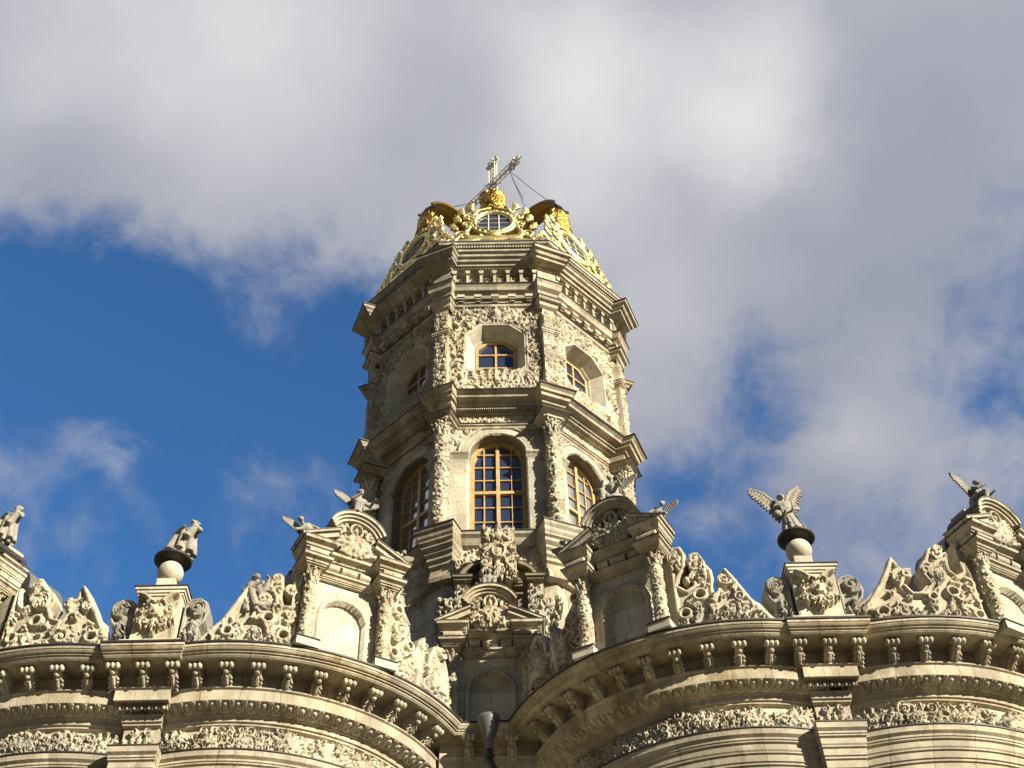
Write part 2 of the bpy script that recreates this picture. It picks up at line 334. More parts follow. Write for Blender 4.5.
    def foliage(s, seed, n, size, h, box, keep=None, solid=False, base=0, pack=.62):
        rg = random.Random(seed); x0, x1, y0, y1 = box; pts = []
        tries = 0
        while len(pts) < n and tries < n*12:
            tries += 1; x = rg.uniform(x0, x1); y = rg.uniform(y0, y1); z = size*rg.uniform(.6, 1.15)
            if keep and not keep(x, y): continue
            if any((x-a)**2+(y-b)**2 < (pack*(z+c))**2 for a, b, c in pts): continue
            pts.append((x, y, z)); k = rg.random(); a = rg.uniform(0, 6.28); g = rg.choice((-1, 1)); hh = h*rg.uniform(.7, 1.15)
            if k < .30:
                s.spiral(x, y, z*.75, rg.uniform(1.1, 1.6), a, g, z*.19, hh, base=base, solid=solid)
                s.leaf(x+z*.75*math.cos(a), y+z*.75*math.sin(a), a-g*1.2, z*.9, z*.5, hh*.8, -g*.9, 3, base, solid)
            elif k < .8: s.leaf(x-math.cos(a)*z*.6, y-math.sin(a)*z*.6, a, z*1.5, z*.62, hh, g*1.1, 4, base, solid)
            elif k < .92:
                for q in range(5): s.blob(x+z*.38*math.cos(q*1.257+a), y+z*.38*math.sin(q*1.257+a), z*.28, hh*.8, base, solid)
                s.blob(x, y, z*.25, hh*1.2, base, solid)
            else:
                for q in range(7): s.blob(x+rg.uniform(-.4, .4)*z, y+rg.uniform(-.5, .5)*z, z*.2, hh*rg.uniform(.7, 1.1), base, solid)
    def mesh(s, name, mp, thick=.1, back=False, smooth=True, rough=.0022):
        S, res = s.S, s.res; ny, nx = S.shape; ins = S > 0
        keep = ins[:-1, :-1] | ins[1:, :-1] | ins[:-1, 1:] | ins[1:, 1:]
        gy, gx = np.gradient(S, res); g2 = gx*gx+gy*gy+1e-6
        neg = ~ins; k = np.where(neg, -S/g2, 0); dx = np.clip(k*gx, -res*1.1, res*1.1); dy = np.clip(k*gy, -res*1.1, res*1.1)
        PX = s.X+dx; PY = s.Y+dy; H = np.where(ins, s.H, 0)
        # edge vertices take the height of their inside neighbours
        idx = -np.ones((ny, nx), int); used = np.zeros((ny, nx), bool)
        used[:-1, :-1] |= keep; used[1:, :-1] |= keep; used[:-1, 1:] |= keep; used[1:, 1:] |= keep
        nb = np.zeros_like(H)
        for a, b in ((0, 1), (0, -1), (1, 0), (-1, 0)): nb = np.maximum(nb, np.roll(H, (a, b), (0, 1)))
        H = np.where(neg & used, nb*.55, H)
        if rough: H = H+np.random.RandomState(ny*7+nx).normal(0, rough, H.shape)*(H > .01)
        idx[used] = np.arange(used.sum()); n0 = int(used.sum())
        u, v, h = PX[used], PY[used], H[used]
        top = mp(u, v, h); bot = mp(u, v, np.full_like(h, -thick))
        I, J = np.nonzero(keep); q = np.c_[idx[I, J], idx[I, J+1], idx[I+1, J+1], idx[I+1, J]]
        K = np.zeros((ny+1, nx+1), bool); K[1:-1, 1:-1] = keep[:, :] if keep.shape == (ny-1, nx-1) else keep
        sides = []
        kp = np.pad(keep, 1)
        for i, j in zip(I, J):
            if not kp[i, j+1]: sides.append((idx[i, j], idx[i, j+1]))
            if not kp[i+2, j+1]: sides.append((idx[i+1, j+1], idx[i+1, j]))
            if not kp[i+1, j]: sides.append((idx[i+1, j], idx[i, j]))
            if not kp[i+1, j+2]: sides.append((idx[i, j+1], idx[i+1, j+1]))
        sd = np.array(sides) if sides else np.zeros((0, 2), int)
        # separate vertices for the sides so that the shading stays crisp
        m = len(sd); V = [top]; Fs = [q]
        ua = sd.ravel(); V += [top[ua], bot[ua]]
        o1 = n0; o2 = n0+2*m; r = np.arange(m)
        Fs.append(np.c_[o1+2*r+1, o1+2*r, o2+2*r, o2+2*r+1])
        nt = len(q)
        if back: V.append(bot); Fs.append(q[:, ::-1]+n0+4*m)
        V = np.concatenate(V); Fa = np.concatenate(Fs)
        me = bpy.data.meshes.new(name); me.vertices.add(len(V)); me.vertices.foreach_set('co', V.ravel().astype(np.float32))
        me.loops.add(Fa.size); me.loops.foreach_set('vertex_index', Fa.ravel().astype(np.int32))
        me.polygons.add(len(Fa)); me.polygons.foreach_set('loop_start', np.arange(0, Fa.size, 4, dtype=np.int32)); me.polygons.foreach_set('loop_total', np.full(len(Fa), 4, np.int32))
        sm = np.zeros(len(Fa), bool); sm[:nt] = smooth; me.polygons.foreach_set('use_smooth', sm)
        ul = me.uv_layers.new(name='UVMap'); uvs = np.zeros((len(V), 2)); uvs[:n0, 0] = u; uvs[:n0, 1] = v; ul.data.foreach_set('uv', uvs[Fa.ravel()].ravel().astype(np.float32))
        me.update(calc_edges=True); me.validate(); return me
def flat(dist, tilt=0.0, z0=0.0):
    """plane facing -y at distance dist in front of the local origin (u -> x, v -> z, relief -> -y)"""
    def f(u, v, d):
        y = -(dist+d) + (v-z0)*tilt
        return np.c_[u, y, v+d*tilt]
    return f
def curved(r):
    return lambda u, v, d: np.c_[(r+d)*np.sin(u/r), -(r+d)*np.cos(u/r), v]
def cone(u0r, ra, va, rb, vb):
    def f(u, v, d):
        t = (v-va)/(vb-va); r = ra+(rb-ra)*t+d; a = u/u0r
        return np.c_[r*np.sin(a), -r*np.cos(a), v-d*.3]
    return f
def around(r, prof=None):
    def f(u, v, d):
        a = u/r; q = (r if prof is None else prof(v))+d
        return np.c_[q*np.sin(a), -q*np.cos(a), v]
    return f

# ------------------------------------------------------------------ ground
g = MB().box((0, 0, -1.85), (3000, 3000, .5)).obj('ground', 'ground'); g['kind'] = 'structure'

# ------------------------------------------------------------------ church
CX, CY = 0.0, 25.0
church = empty('baroque_church', 'pale limestone baroque church with richly carved octagonal tower and gilded crown', 'church', (CX, CY, -1.6))
ROOT = part_empty  # parts hang directly on the church; coordinates are kept in metres from the church centre
Z = 1.6            # church origin stands on the ground, 1.6 m below eye height
def P(me, name, mat, loc=(0, 0, 0), rz=0.0, label=None, parent=None):
    par = parent or church
    l = (loc[0], loc[1], loc[2]+Z) if parent is None else loc
    return link(name, me, mat, par, l, rz, label)
def PE(name, loc=(0, 0, 0), rz=0.0, label=None): return part_empty(name, church, (loc[0], loc[1], loc[2]+Z), rz, label)

# plan outline of the tower: octagon of apothem a with a block at each corner, face at rho, half width w
def plan(a, rho, wd, h):
    pts = []
    for k in range(8):
        ph = R_(22.5+45*k); u = Vector((math.sin(ph), -math.cos(ph))); t = Vector((math.cos(ph), math.sin(ph)))
        for s in (-1, 1):
            fa = ph+s*R_(22.5); n = Vector((math.sin(fa), -math.cos(fa)))
            o = u*rho+t*(s*wd); k_ = (a-o.dot(n))/(u.dot(n)); inn = o+u*k_
            if k_ > -.02: inn = o-u*.02
            pr = [inn, o] if s < 0 else [o, inn]
            pts += [(p.x, p.y, h) for p in pr]
    return pts
def octa(a, h):
    R = a/math.cos(R_(22.5)); return [(R*math.sin(R_(22.5+45*k)), -R*math.cos(R_(22.5+45*k)), h) for k in range(8)]
def tower_loft(levels, name, mat, **k):
    m = MB(); m.loft([plan(*l) for l in levels]); return P(m.mesh(name), name, mat, **k)
def flash(levels, name='metal_flashing'):
    m = MB(); m.loft([plan(*l) for l in levels], uv=False); return P(m.mesh(name), name, 'lead')

# drum below the ledge, down into the body
m = MB(); m.loft([octa(2.98, 4), octa(2.98, 17.72)]); P(m.mesh('tower_base'), 'tower_base', 'ashlar')
tower_loft([(3.0, 3.10, .10, 17.72), (3.10, 3.38, .24, 17.76), (3.14, 3.40, .25, 17.86), (3.06, 3.36, .25, 17.92), (3.02, 3.34, .25, 18.02)], 'base_moulding', 'cornice')
tower_loft([(2.97, 3.30, .26, 18.02), (2.97, 3.30, .26, 18.16), (2.97, 3.36, .28, 18.20), (2.97, 3.36, .28, 18.28), (2.97, 3.42, .31, 18.33), (2.97, 3.42, .31, 18.42),
            (2.97, 3.48, .34, 18.47), (2.97, 3.48, .34, 18.53), (2.97, 3.56, .385, 18.60), (2.97, 3.56, .385, 18.68), (2.98, 3.62, .41, 18.72),
            (3.08, 3.62, .41, 18.76), (3.12, 3.66, .43, 18.82), (3.16, 3.67, .435, 18.90), (3.23, 3.72, .46, 18.96), (3.25, 3.74, .47, 19.03)], 'tower_ledge', 'cornice')
flash([(3.27, 3.76, .49, 19.032), (3.27, 3.76, .49, 19.055), (2.9, 3.3, .3, 19.10)])
# frieze under the ledge, one carved panel per face
pl = Plate(-1.0, 1.0, 18.06, 18.70, .016, solid=True)
pl.foliage(11, 40, .15, .07, (-.95, .95, 18.12, 18.66)); pl.spiral(-.55, 18.35, .2, 1.3, 2, 1, .04, .08); pl.spiral(.55, 18.35, .2, 1.3, 1, -1, .04, .08)
fm = pl.mesh('base_frieze', flat(2.98), .05)
for k in range(-2, 3): P(fm, 'base_frieze', 'carved', rz=R_(45*k))

# lower tier: wall faces with arched openings
A1 = 2.95
pl = Plate(-1.24, 1.24, 19.04, 22.62, .02, solid=True)
hw, sp = .66, 21.66
arch = [(-hw, 18.9), (-hw, sp)] + [(-hw*math.cos(t), sp+hw*math.sin(t)) for t in np.linspace(.08, math.pi-.08, 26)] + [(hw, sp), (hw, 18.9)]
pl.rect = True
a_ = np.linspace(0, math.pi, 30)
for rr, ww, hh in ((.78, .11, .045), (.93, .035, .075), (.70, .03, .06)):
    pl.stroke(np.c_[-rr*np.cos(a_), sp+rr*np.sin(a_)], ww, hh, solid=False, power=.3)
X, Y = pl.X, pl.Y
for s in (-1, 1):
    c = s*.93; q = (np.abs(X-c) < .235) & (Y < sp-.18); pl.H = np.where(q, np.maximum(pl.H, .055), pl.H)
    q = (np.abs(X-c) < .27) & (Y > sp-.18) & (Y < sp-.02); pl.H = np.where(q, .055+.10*np.clip((Y-sp+.18)/.16, 0, 1), pl.H)
    q = (np.abs(X-c) < .29) & (Y >= sp-.05) & (Y < sp+.01); pl.H = np.where(q, .165, pl.H)
    pl.foliage(5+s, 9, .13, .07, (s*.95-.25, s*.95+.25, 22.05, 22.6), keep=lambda x, y: math.hypot(x, y-sp) > 1.02)
pl.cutpoly(arch)
wm = pl.mesh('lower_wall', flat(A1), .34)
for k in range(8): P(wm, 'lower_wall', 'plaster_ashlar', rz=R_(45*k))

def arched_window(rz, label=None):
    e = PE('arched_window', rz=rz, label=label); a = A1-.30; w0 = .66
    z0, zt = 19.08, 22.26; s_ = sp; fr = MB()
    path = [(-w0+.05, z0), (-w0+.05, s_)] + [(-(w0-.05)*math.cos(t), s_+(w0-.05)*math.sin(t)) for t in np.linspace(.1, math.pi-.1, 20)] + [(w0-.05, s_), (w0-.05, z0)]
    rings = []
    for i, (x, z) in enumerate(path):
        b = path[max(i-1, 0)]; c = path[min(i+1, len(path)-1)]; d = Vector((c[0]-b[0], c[1]-b[1])).normalized(); n = Vector((-d.y, d.x))
        rings.append([(x+n.x*o, -a+y, z+n.y*o) for o, y in ((-.055, .05), (-.055, -.05), (.055, -.05), (.055, .05))])
    fr.loft(rings, uv=False)
    fr.box((0, -a-.012, (z0+zt)/2), (.085, .09, zt-z0)); fr.box((0, -a-.008, 20.68), (1.14, .088, .085))
    me = fr.mesh('window_frame'); link('window_frame', me, 'wood', e)
    mu = MB()
    for x in (-.325, .325):
        zz = s_+math.sqrt((w0-.1)**2-x*x); mu.box((x, -a+.004, (z0+zz)/2), (.03, .045, zz-z0))
    for z in (19.36, 19.80, 20.24, 21.10, 21.52, 21.94):
        ww = w0-.1 if z < s_ else math.sqrt(max(.01, (w0-.1)**2-(z-s_)**2)); mu.box((0, -a+.006, z), (2*ww, .04, .028))
    link('window_muntins', mu.mesh('window_muntins'), 'wood', e)
    gl = MB(); po = [(-w0+.06, z0), (w0-.06, z0)] + [((w0-.06)*math.cos(t), s_+(w0-.06)*math.sin(t)) for t in np.linspace(0, math.pi, 20)]
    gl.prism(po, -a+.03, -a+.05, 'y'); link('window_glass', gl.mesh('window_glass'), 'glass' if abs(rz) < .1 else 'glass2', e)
for k in range(-2, 3): arched_window(R_(45*k))

# capitals: bell, two rows of curling leaves, corner volutes, abacus
def capital_mesh(r, h, n=8, abacus=True, name='capital'):
    m = MB(); m.lathe([(r*.95, 0), (r*1.08, h*.03), (r*.95, h*.07), (r*.98, h*.5), (r*1.25, h*.85), (r*1.3, h*.88)], 16)
    for row, (zb, ht, ou) in enumerate(((.05, .40, .38), (.30, .42, .42))):
        for k in range(n):
            a = 2*math.pi*(k+.5*row)/n; c, s = math.cos(a), math.sin(a)
            pts = [(r*q*c, r*q*s, h*z) for q, z in ((1.0, zb), (1.12, zb+ht*.45), (1.22, zb+ht*.8), (1.15+ou, zb+ht), (1.18+ou, zb+ht*.8))]
            m.tube(pts, [r*.2, r*.27, r*.25, r*.22, r*.08], 6)
    for k in range(4):
        a = math.pi/4+k*math.pi/2; c, s = math.cos(a), math.sin(a)
        m.tube([(r*1.15*c, r*1.15*s, h*.55), (r*1.45*c, r*1.45*s, h*.78), (r*1.75*c, r*1.75*s, h*.84), (r*1.78*c, r*1.78*s, h*.70), (r*1.6*c, r*1.6*s, h*.68)], [r*.12, r*.15, r*.14, r*.12, r*.1], 5)
        a = k*math.pi/2; m.ball((r*1.4*math.cos(a), r*1.4*math.sin(a), h*.82), r*.2, 6, 4)
    if abacus: m.box((0, 0, h*.95), (r*2.9, r*2.9, h*.10))
    return m.mesh(name, smooth=False)
# corner columns of the lower tier: shaft wound with carved vine
def shaft_mesh(r, h, seed, res, name, twist=2.2, depth=.055):
    L_ = 2*math.pi*r; p = Plate(0, L_, 0, h, res, solid=True)
    t = np.linspace(0, 1, 60)
    for q in range(2):
        base = q*L_/2+t*L_*twist
        for sh in range(-4, 1): 
            x = base+sh*L_; kk = (x > -.1) & (x < L_+.1)
            if kk.sum() > 1: p.stroke(np.c_[x, t*h][kk], r*.22, depth*.7, solid=False)
    p.foliage(seed, int(18*h/(.35*r/.15)), r*.62, depth, (0, L_, .04, h-.04))
    for c in (0, 1, 2): p.H[:, c] = p.H[:, -1-c] = (p.H[:, c]+p.H[:, -1-c])/2
    p.H[:, 0] = p.H[:, -1]
    return p.mesh(name, around(r, lambda v: r*(1.0-.10*(v/h))), .01)
LC = 3.44
sh1 = shaft_mesh(.165, 2.86, 3, .014, 'column_shaft'); cap1 = capital_mesh(.15, .50)
cb = MB().lathe([(.24, 0), (.24, .05), (.20, .08), (.22, .12), (.17, .16)], 16).mesh('column_base')
for k in range(8):
    a = R_(22.5+45*k)
    if k in (3, 4): continue
    e = PE('tower_column', (LC*math.sin(a), -LC*math.cos(a), 19.06), rz=a)
    link('column_shaft', sh1, 'carved', e, (0, 0, .10)); link('column_base', cb, 'stone', e); link('column_capital', cap1, 'carved', e, (0, 0, 2.96))

# entablature between the tiers
tower_loft([(2.98, 3.50, .20, 22.46), (3.02, 3.60, .27, 22.50), (3.02, 3.62, .28, 22.55), (3.06, 3.70, .33, 22.58), (3.06, 3.77, .37, 22.62)], 'middle_architrave', 'cornice')
flash([(3.08, 3.79, .39, 22.622), (3.08, 3.79, .39, 22.64), (3.0, 3.6, .3, 22.66)])
tower_loft([(3.02, 3.55, .28, 22.63), (3.02, 3.55, .28, 22.92), (3.10, 3.62, .31, 22.95), (3.12, 3.64, .32, 23.02), (3.28, 3.76, .38, 23.05), (3.30, 3.78, .39, 23.12), (3.46, 3.84, .43, 23.15), (3.48, 3.86, .44, 23.21), (3.58, 3.94, .478, 23.28)], 'middle_cornice', 'cornice')
flash([(3.60, 3.96, .50, 23.282), (3.60, 3.96, .50, 23.31), (3.1, 3.5, .3, 23.38)])
m = MB()
for k in range(-24, 25): m.box((k*.05, -3.18, 22.985), (.028, .1, .05))
dm = m.mesh('dentil_course')
pl = Plate(-1.1, 1.1, 22.68, 22.88, .016, solid=True); pl.foliage(21, 60, .075, .045, (-1.1, 1.1, 22.7, 22.86)); mfz = pl.mesh('middle_frieze', flat(3.025), .02)
for k in range(-2, 3):
    P(dm, 'dentil_course', 'stone', rz=R_(45*k)); P(mfz, 'middle_frieze', 'carved', rz=R_(45*k))

# upper tier: carved faces with octagonal windows in splayed frames
A2 = 3.20
ow = lambda hx, z0, z1, ch: [(-hx, z0+ch), (-hx+ch, z0), (hx-ch, z0), (hx, z0+ch), (hx, z1-ch), (hx-ch, z1), (-hx+ch, z1), (-hx, z1-ch)]
outer = ow(.78, 24.02, 26.12, .42); inner = ow(.52, 24.42, 25.86, .27)
pl = Plate(-1.34, 1.34, 23.30, 26.78, .02, solid=True)
keep = lambda x, y: max(abs(x)/.80, abs(y-25.07)/1.09, (abs(x)+abs(y-25.07))/1.48) > 1
pl.foliage(31, 260, .18, .16, (-1.2, 1.2, 23.38, 26.72), keep=keep, pack=.5)
pl.foliage(37, 220, .10, .12, (-1.2, 1.2, 23.38, 26.72), keep=keep)
for s in (-1, 1):   # big scrolls beside the frame and the cartouche over it
    pl.spiral(s*.98, 24.3, .2, 1.5, 1.57, s, .05, .13); pl.spiral(s*.70, 26.25, .18, 1.4, 2.5, s, .05, .14); pl.leaf(s*.25, 26.35, 1.57-s*1.2, .5, .16, .13, s*.9, 4)
    pl.spiral(s*.35, 23.75, .17, 1.3, 0, s, .045, .13); pl.leaf(s*.1, 23.7, 1.57-s*1.4, .45, .14, .12, s*.8)
pl.blob(0, 26.48, .17, .2, ry=.2); pl.blob(0, 26.48, .10, .24, ry=.12)
for q in range(9): pl.leaf(.24*math.cos(q*.7), 26.48+.24*math.sin(q*.7), q*.7, .16, .1, .13, .3, 2)
pl.blob(0, 26.72, .08, .2)
pl.rect = True
# plain moulded frame round the opening
so_ = -pl.sdf_poly(outer)
pl.H = np.where((so_ > -.02) & (so_ < .05), np.maximum(pl.H, .10), pl.H)
for q in range(7): pl.leaf(-.5+.165*q, 23.98-.02*abs(q-3), 1.57+(q-3)*-.12, .34, .15, .16, .3*(q-3)/3, 3)
keepcut = pl.Y < 24.36-.05*np.sin(pl.X*19)
Sb = pl.S.copy(); pl.cutpoly(outer); pl.S = np.where(keepcut, np.maximum(pl.S, Sb*.0+np.minimum(.05, 24.36-.05*np.sin(pl.X*19)-pl.Y)), pl.S)
pl.H = np.where(keepcut & (pl.H < .06), .06, pl.H)
um = pl.mesh('upper_wall', flat(A2), .05)
for k in range(-2, 3): P(um, 'upper_wall', 'carved', rz=R_(45*k), label='wall face thick with carved foliage round its window')
m = MB(); m.loft([octa(2.55, 23.2), octa(2.55, 27.0)]); P(m.mesh('tower_core'), 'tower_core', 'ashlar')
m = MB()
for k in (3, 4, 5):
    a, b = octa(A2, 23.3), octa(A2, 26.8)
    i = (k-1) % 8; j = k % 8; m.add([a[i], a[j], b[j], b[i]], [(0, 1, 2, 3)])
P(m.mesh('rear_wall'), 'rear_wall', 'ashlar')
def oct_window(rz):
    e = PE('octagonal_window', rz=rz); m = MB(); D0, D1 = A2+.10, A2-.38
    rg = lambda pts, d: [(x, -d, z) for x, z in pts]
    mid = ow(.74, 24.06, 26.08, .40)
    m.loft([rg(outer, D0-.12), rg(outer, D0-.01), rg(mid, D0-.012), rg(ow(.58, 24.30, 25.94, .30), A2-.26), rg(ow(.56, 24.34, 25.92, .29), A2-.26), rg(inner, D1)], cap=False, uv=False)
    link('window_surround', m.mesh('window_surround'), 'plaster', e)
    fr = MB(); i2 = ow(.45, 24.49, 25.79, .24); fr.loft([rg(inner, D1+.005), rg(inner, D1+.06), rg(i2, D1+.06), rg(i2, D1+.005)], cap=False, uv=False)
    fr.box((0, -D1-.035, 25.14), (.05, .05, 1.3))
    for z in (24.85, 25.35): fr.box((0, -D1-.035, z), (.92, .045, .04))
    link('window_frame', fr.mesh('window_frame'), 'wood', e)
    gl = MB().prism([(x, z) for x, z in inner], -D1-.01, -D1+.005, 'y'); link('window_glass', gl.mesh('window_glass'), 'glass', e)
for k in range(-2, 3): oct_window(R_(45*k))
# corner pilasters
pl = Plate(-.17, .17, 0, 2.18, .016, solid=True); pl.foliage(41, 60, .10, .06, (-.14, .14, .05, 2.12)); pa = pl.mesh('pilaster_carving', flat(.10), .02)
pl = Plate(-.17, .17, 0, .80, .016, solid=True); pl.foliage(43, 30, .10, .07, (-.14, .14, .04, .76)); pb = pl.mesh('pilaster_head_carving', flat(.10), .02)
pbm = MB().box((0, 0, 1.09), (.36, .46, 2.22)).box((0, .0, 2.62), (.36, .46, .84))
for z, wd, dd in ((2.16, .40, .50), (2.21, .46, .56), (2.26, .50, .60)): pbm.box((0, 0, z+.02), (wd, dd, .055))
pbm.box((0, 0, .04), (.42, .52, .08)); pbm = pbm.mesh('pilaster_body')
pf = MB().box((0, 0, 2.325), (.52, .62, .02)).mesh('pilaster_flashing')
for k in range(8):
    if k in (3, 4): continue
    a = R_(22.5+45*k); r_ = 3.42
    e = PE('corner_pilaster', (r_*math.sin(a), -r_*math.cos(a), 23.38), rz=a)
    link('pilaster_body', pbm, 'stone', e); link('pilaster_flashing', pf, 'lead', e)
    for s in (0,): link('pilaster_carving', pa, 'carved', e, (0, -.125, 0)); link('pilaster_head_carving', pb, 'carved', e, (0, -.125, 2.36))
# upper entablature
tower_loft([(3.22, 3.62, .22, 26.58), (3.28, 3.70, .26, 26.64), (3.28, 3.72, .27, 26.74), (3.34, 3.80, .31, 26.78), (3.36, 3.84, .33, 26.86)], 'upper_architrave', 'cornice')
flash([(3.38, 3.86, .35, 26.862), (3.38, 3.86, .35, 26.88), (3.3, 3.6, .3, 26.90)])
tower_loft([(3.26, 3.62, .25, 26.88), (3.26, 3.62, .25, 27.10), (3.34, 3.68, .28, 27.12), (3.36, 3.70, .29, 27.22), (3.48, 3.80, .34, 27.30), (3.50, 3.83, .36, 27.42), (3.55, 3.88, .38, 27.50)], 'upper_ledge', 'cornice')
flash([(3.57, 3.90, .40, 27.502), (3.57, 3.90, .40, 27.525), (3.3, 3.7, .3, 27.55)])
tower_loft([(3.26, 3.68, .26, 27.53), (3.26, 3.68, .26, 28.12), (3.36, 3.74, .29, 28.14), (3.38, 3.76, .30, 28.20), (3.56, 3.98, .42, 28.26), (3.57, 3.99, .425, 28.33), (3.64, 4.06, .46, 28.36), (3.66, 4.10, .48, 28.43), (3.73, 4.18, .53, 28.47), (3.75, 4.20, .544, 28.55)], 'crowning_cornice', 'cornice')
flash([(3.77, 4.22, .565, 28.552), (3.77, 4.22, .565, 28.58), (3.5, 3.9, .4, 28.64)])
m = MB(); m.loft([octa(3.52, 28.6), octa(3.52, 28.86), octa(3.60, 28.88), octa(3.60, 28.96), octa(3.54, 28.98), octa(3.54, 29.06), octa(3.66, 29.12), octa(3.68, 29.2)]); P(m.mesh('attic_band'), 'attic_band', 'cornice')
m = MB(); m.loft([octa(3.70, 29.202), octa(3.70, 29.24), octa(2.6, 30.3), octa(.5, 31.0)], uv=False); P(m.mesh('tower_roof'), 'tower_roof', 'roof')
m = MB(); m.box((0, -3.42, 27.04), (.20, .18, .10)); m.box((0, -3.41, 26.97), (.16, .13, .05)); m.box((0, -3.38, 26.92), (.12, .08, .05))
mut = m.mesh('modillion')
m = MB()
for k in range(-17, 18):
    m.box((k*.075, -3.44, 28.235), (.045, .12, .06))
den = m.mesh('dentil_course')
m = MB()
for k in range(-17, 18): m.box((k*.075, -3.60, 29.02), (.045, .10, .07))
den2 = m.mesh('attic_dentil_course')
pl = Plate(-1.2, 1.2, 27.54, 28.10, .014, solid=True)
for k in range(-4, 5):
    x = k*.33
    if k % 1 == 0:
        pl.blob(x+.165, 27.84, .11, .10, ry=.10); pl.stroke([(x+.06, 27.96), (x+.165, 27.68), (x+.27, 27.96)], .035, .09, solid=False)
        for s in (-1, 1): pl.blob(x+.165+s*.06, 27.93, .055, .13)
pn = pl.mesh('niche_frieze', flat(3.265), .02)
m = MB(); m.box((0, -3.38, 27.80), (.075, .22, .54)); m.box((0, -3.40, 28.06), (.13, .26, .07)); m.box((0, -3.40, 27.56), (.12, .26, .05)); m.box((0, -3.41, 27.99), (.10, .25, .05))
pil = m.mesh('frieze_pillar')
for k in range(-2, 3):
    a = R_(45*k); P(den, 'dentil_course', 'stone', rz=a); P(den2, 'attic_dentil_course', 'stone', rz=a); P(pn, 'niche_frieze', 'carved', rz=a)
    for q in range(-3, 4):
        dx, dy = math.cos(a), math.sin(a)
        if abs(q) < 3: P(mut, 'modillion', 'stone', (q*.45*dx, q*.45*dy, 0), rz=a)
        P(pil, 'frieze_pillar', 'stone', (q*.36*dx, q*.36*dy, 0), rz=a)

# ------------------------------------------------------------------ gilded crown
pl = Plate(-1.45, 1.45, 29.0, 32.5, .016)
wz, wx, wy = 30.66, .50, .56
for s in (-1, 1):
    pl.stroke([(s*1.35, 29.1), (s*1.15, 29.35), (s*.85, 29.5), (s*.4, 29.62)], [.07, .12, .10, .08], .05)
    pl.spiral(s*1.18, 29.5, .17, 1.4, -1.2, s, .034, .035); pl.spiral(s*.92, 29.95, .20, 1.4, -1.4, s, .034, .035); pl.spiral(s*.80, 30.55, .17, 1.3, -1.5, -s, .034, .035)
    pl.spiral(s*.72, 31.05, .16, 1.3, -1.6, s, .034, .035); pl.spiral(s*.5, 31.4, .13, 1.2, -1.6, s, .04, .05)
    pl.stroke([(s*1.25, 29.2), (s*1.02, 29.7), (s*.72, 30.2), (s*.62, 30.7), (s*.60, 31.1), (s*.42, 31.45), (s*.1, 31.6)], [.035, .04, .042, .042, .04, .04, .035], .03)
    for q, (x, y) in enumerate(((1.15, 29.85), (1.02, 30.35), (.94, 30.85), (.86, 31.3), (.62, 31.62))): pl.leaf(s*x, y-.12, 1.57-s*(.8-.15*q), .36, .15, .03, s*.7, 4, solid=True)
    pl.leaf(s*.75, 29.75, 1.57-s*.2, .4, .14, .05, s*.5)
pl.stroke(np.c_[(wx+.05)*np.cos(np.linspace(0, 6.3, 40)), wz+(wy+.05)*np.sin(np.linspace(0, 6.3, 40))], .055, .06)
pl.stroke(np.c_[(wx+.15)*np.cos(np.linspace(0, 6.3, 40)), wz+(wy+.15)*np.sin(np.linspace(0, 6.3, 40))], .035, .03)
for q in range(22): a0 = q*.2856; pl.blob((wx+.11)*math.cos(a0), wz+(wy+.11)*math.sin(a0), .035, .06)
pl.stroke([(-.7, 29.72), (0, 29.62), (.7, 29.72)], .12, .06)
pl.blob(0, 29.9, .2, .08, ry=.12); pl.hole(0, wz, wx, wy)
lm_ = pl.mesh('lucarne_scrollwork', flat(3.30, .16, 30.6), .05, back=True)
def crown_cap():
    """tall collar of gilded leaves that tops each round window"""
    p = Plate(-.40, .40, 31.42, 32.42, .013)
    p.poly([(-.36, 31.42), (-.36, 31.98), (-.33, 32.06), (-.28, 32.0), (-.2, 32.12), (-.08, 32.02), (0, 32.16), (.1, 32.02), (.2, 32.10), (.3, 31.98), (.33, 32.06), (.36, 31.98), (.36, 31.42)], .0)
    for row, z in enumerate((31.50, 31.76, 32.0)):
        for k in range(-1, 3): p.leaf(k*.22-.11+.10*(row % 2)-.05, z, 1.57+.1*k, .40, .18, .07, .3*k, 4)
    p.stroke([(-.46, 31.46), (.46, 31.46)], .04, .06); p.stroke([(-.46, 31.80), (.46, 31.80)], .025, .09)
    f = around(.29)
    def mp(u, v, d):
        q = f(u, v, d*1.2+.10*(v-31.5)); q[:, 1] = q[:, 1]*.75 - 3.02 + .16*(v-30.6); q[:, 2] = 31.45+(v-31.42)*1.28; return q
    return p.mesh('window_crown', mp, .03, back=True)
ccm = crown_cap()
tl = lambda z, d: -(3.30+d)+.16*(z-30.6)
gm = MB()
ring = [(wx*1.02*math.cos(t), wz+wy*1.02*math.sin(t)) for t in np.linspace(0, 2*math.pi, 28, endpoint=False)]
gm.add([(x, tl(z, -.045), z) for x, z in ring], [tuple(range(28))]); gm = gm.mesh('window_glass', recalc=False)
fm_ = MB()
for x in (-.15, .15):
    q = wy*math.sqrt(1-(x/wx)**2); fm_.tube([(x, tl(wz-q, -.02), wz-q), (x, tl(wz+q, -.02), wz+q)], .017, 4)
for z in (-.27, 0, .27):
    q = wx*math.sqrt(1-(z/wy)**2); fm_.tube([(-q, tl(wz+z, -.02), wz+z), (q, tl(wz+z, -.02), wz+z)], .015, 4)
fm_.tube([(x, tl(z, -.01), z) for x, z in ring+ring[:1]], .028, 5)
fm_ = fm_.mesh('window_bars')
rb = MB(); path = []
for t in np.linspace(0, 1, 18):
    a = math.pi*(.20+.70*t); path.append((1.75+1.45*math.cos(a), 32.0+1.75*math.sin(a)**.9))
vs = []; n_ = 8
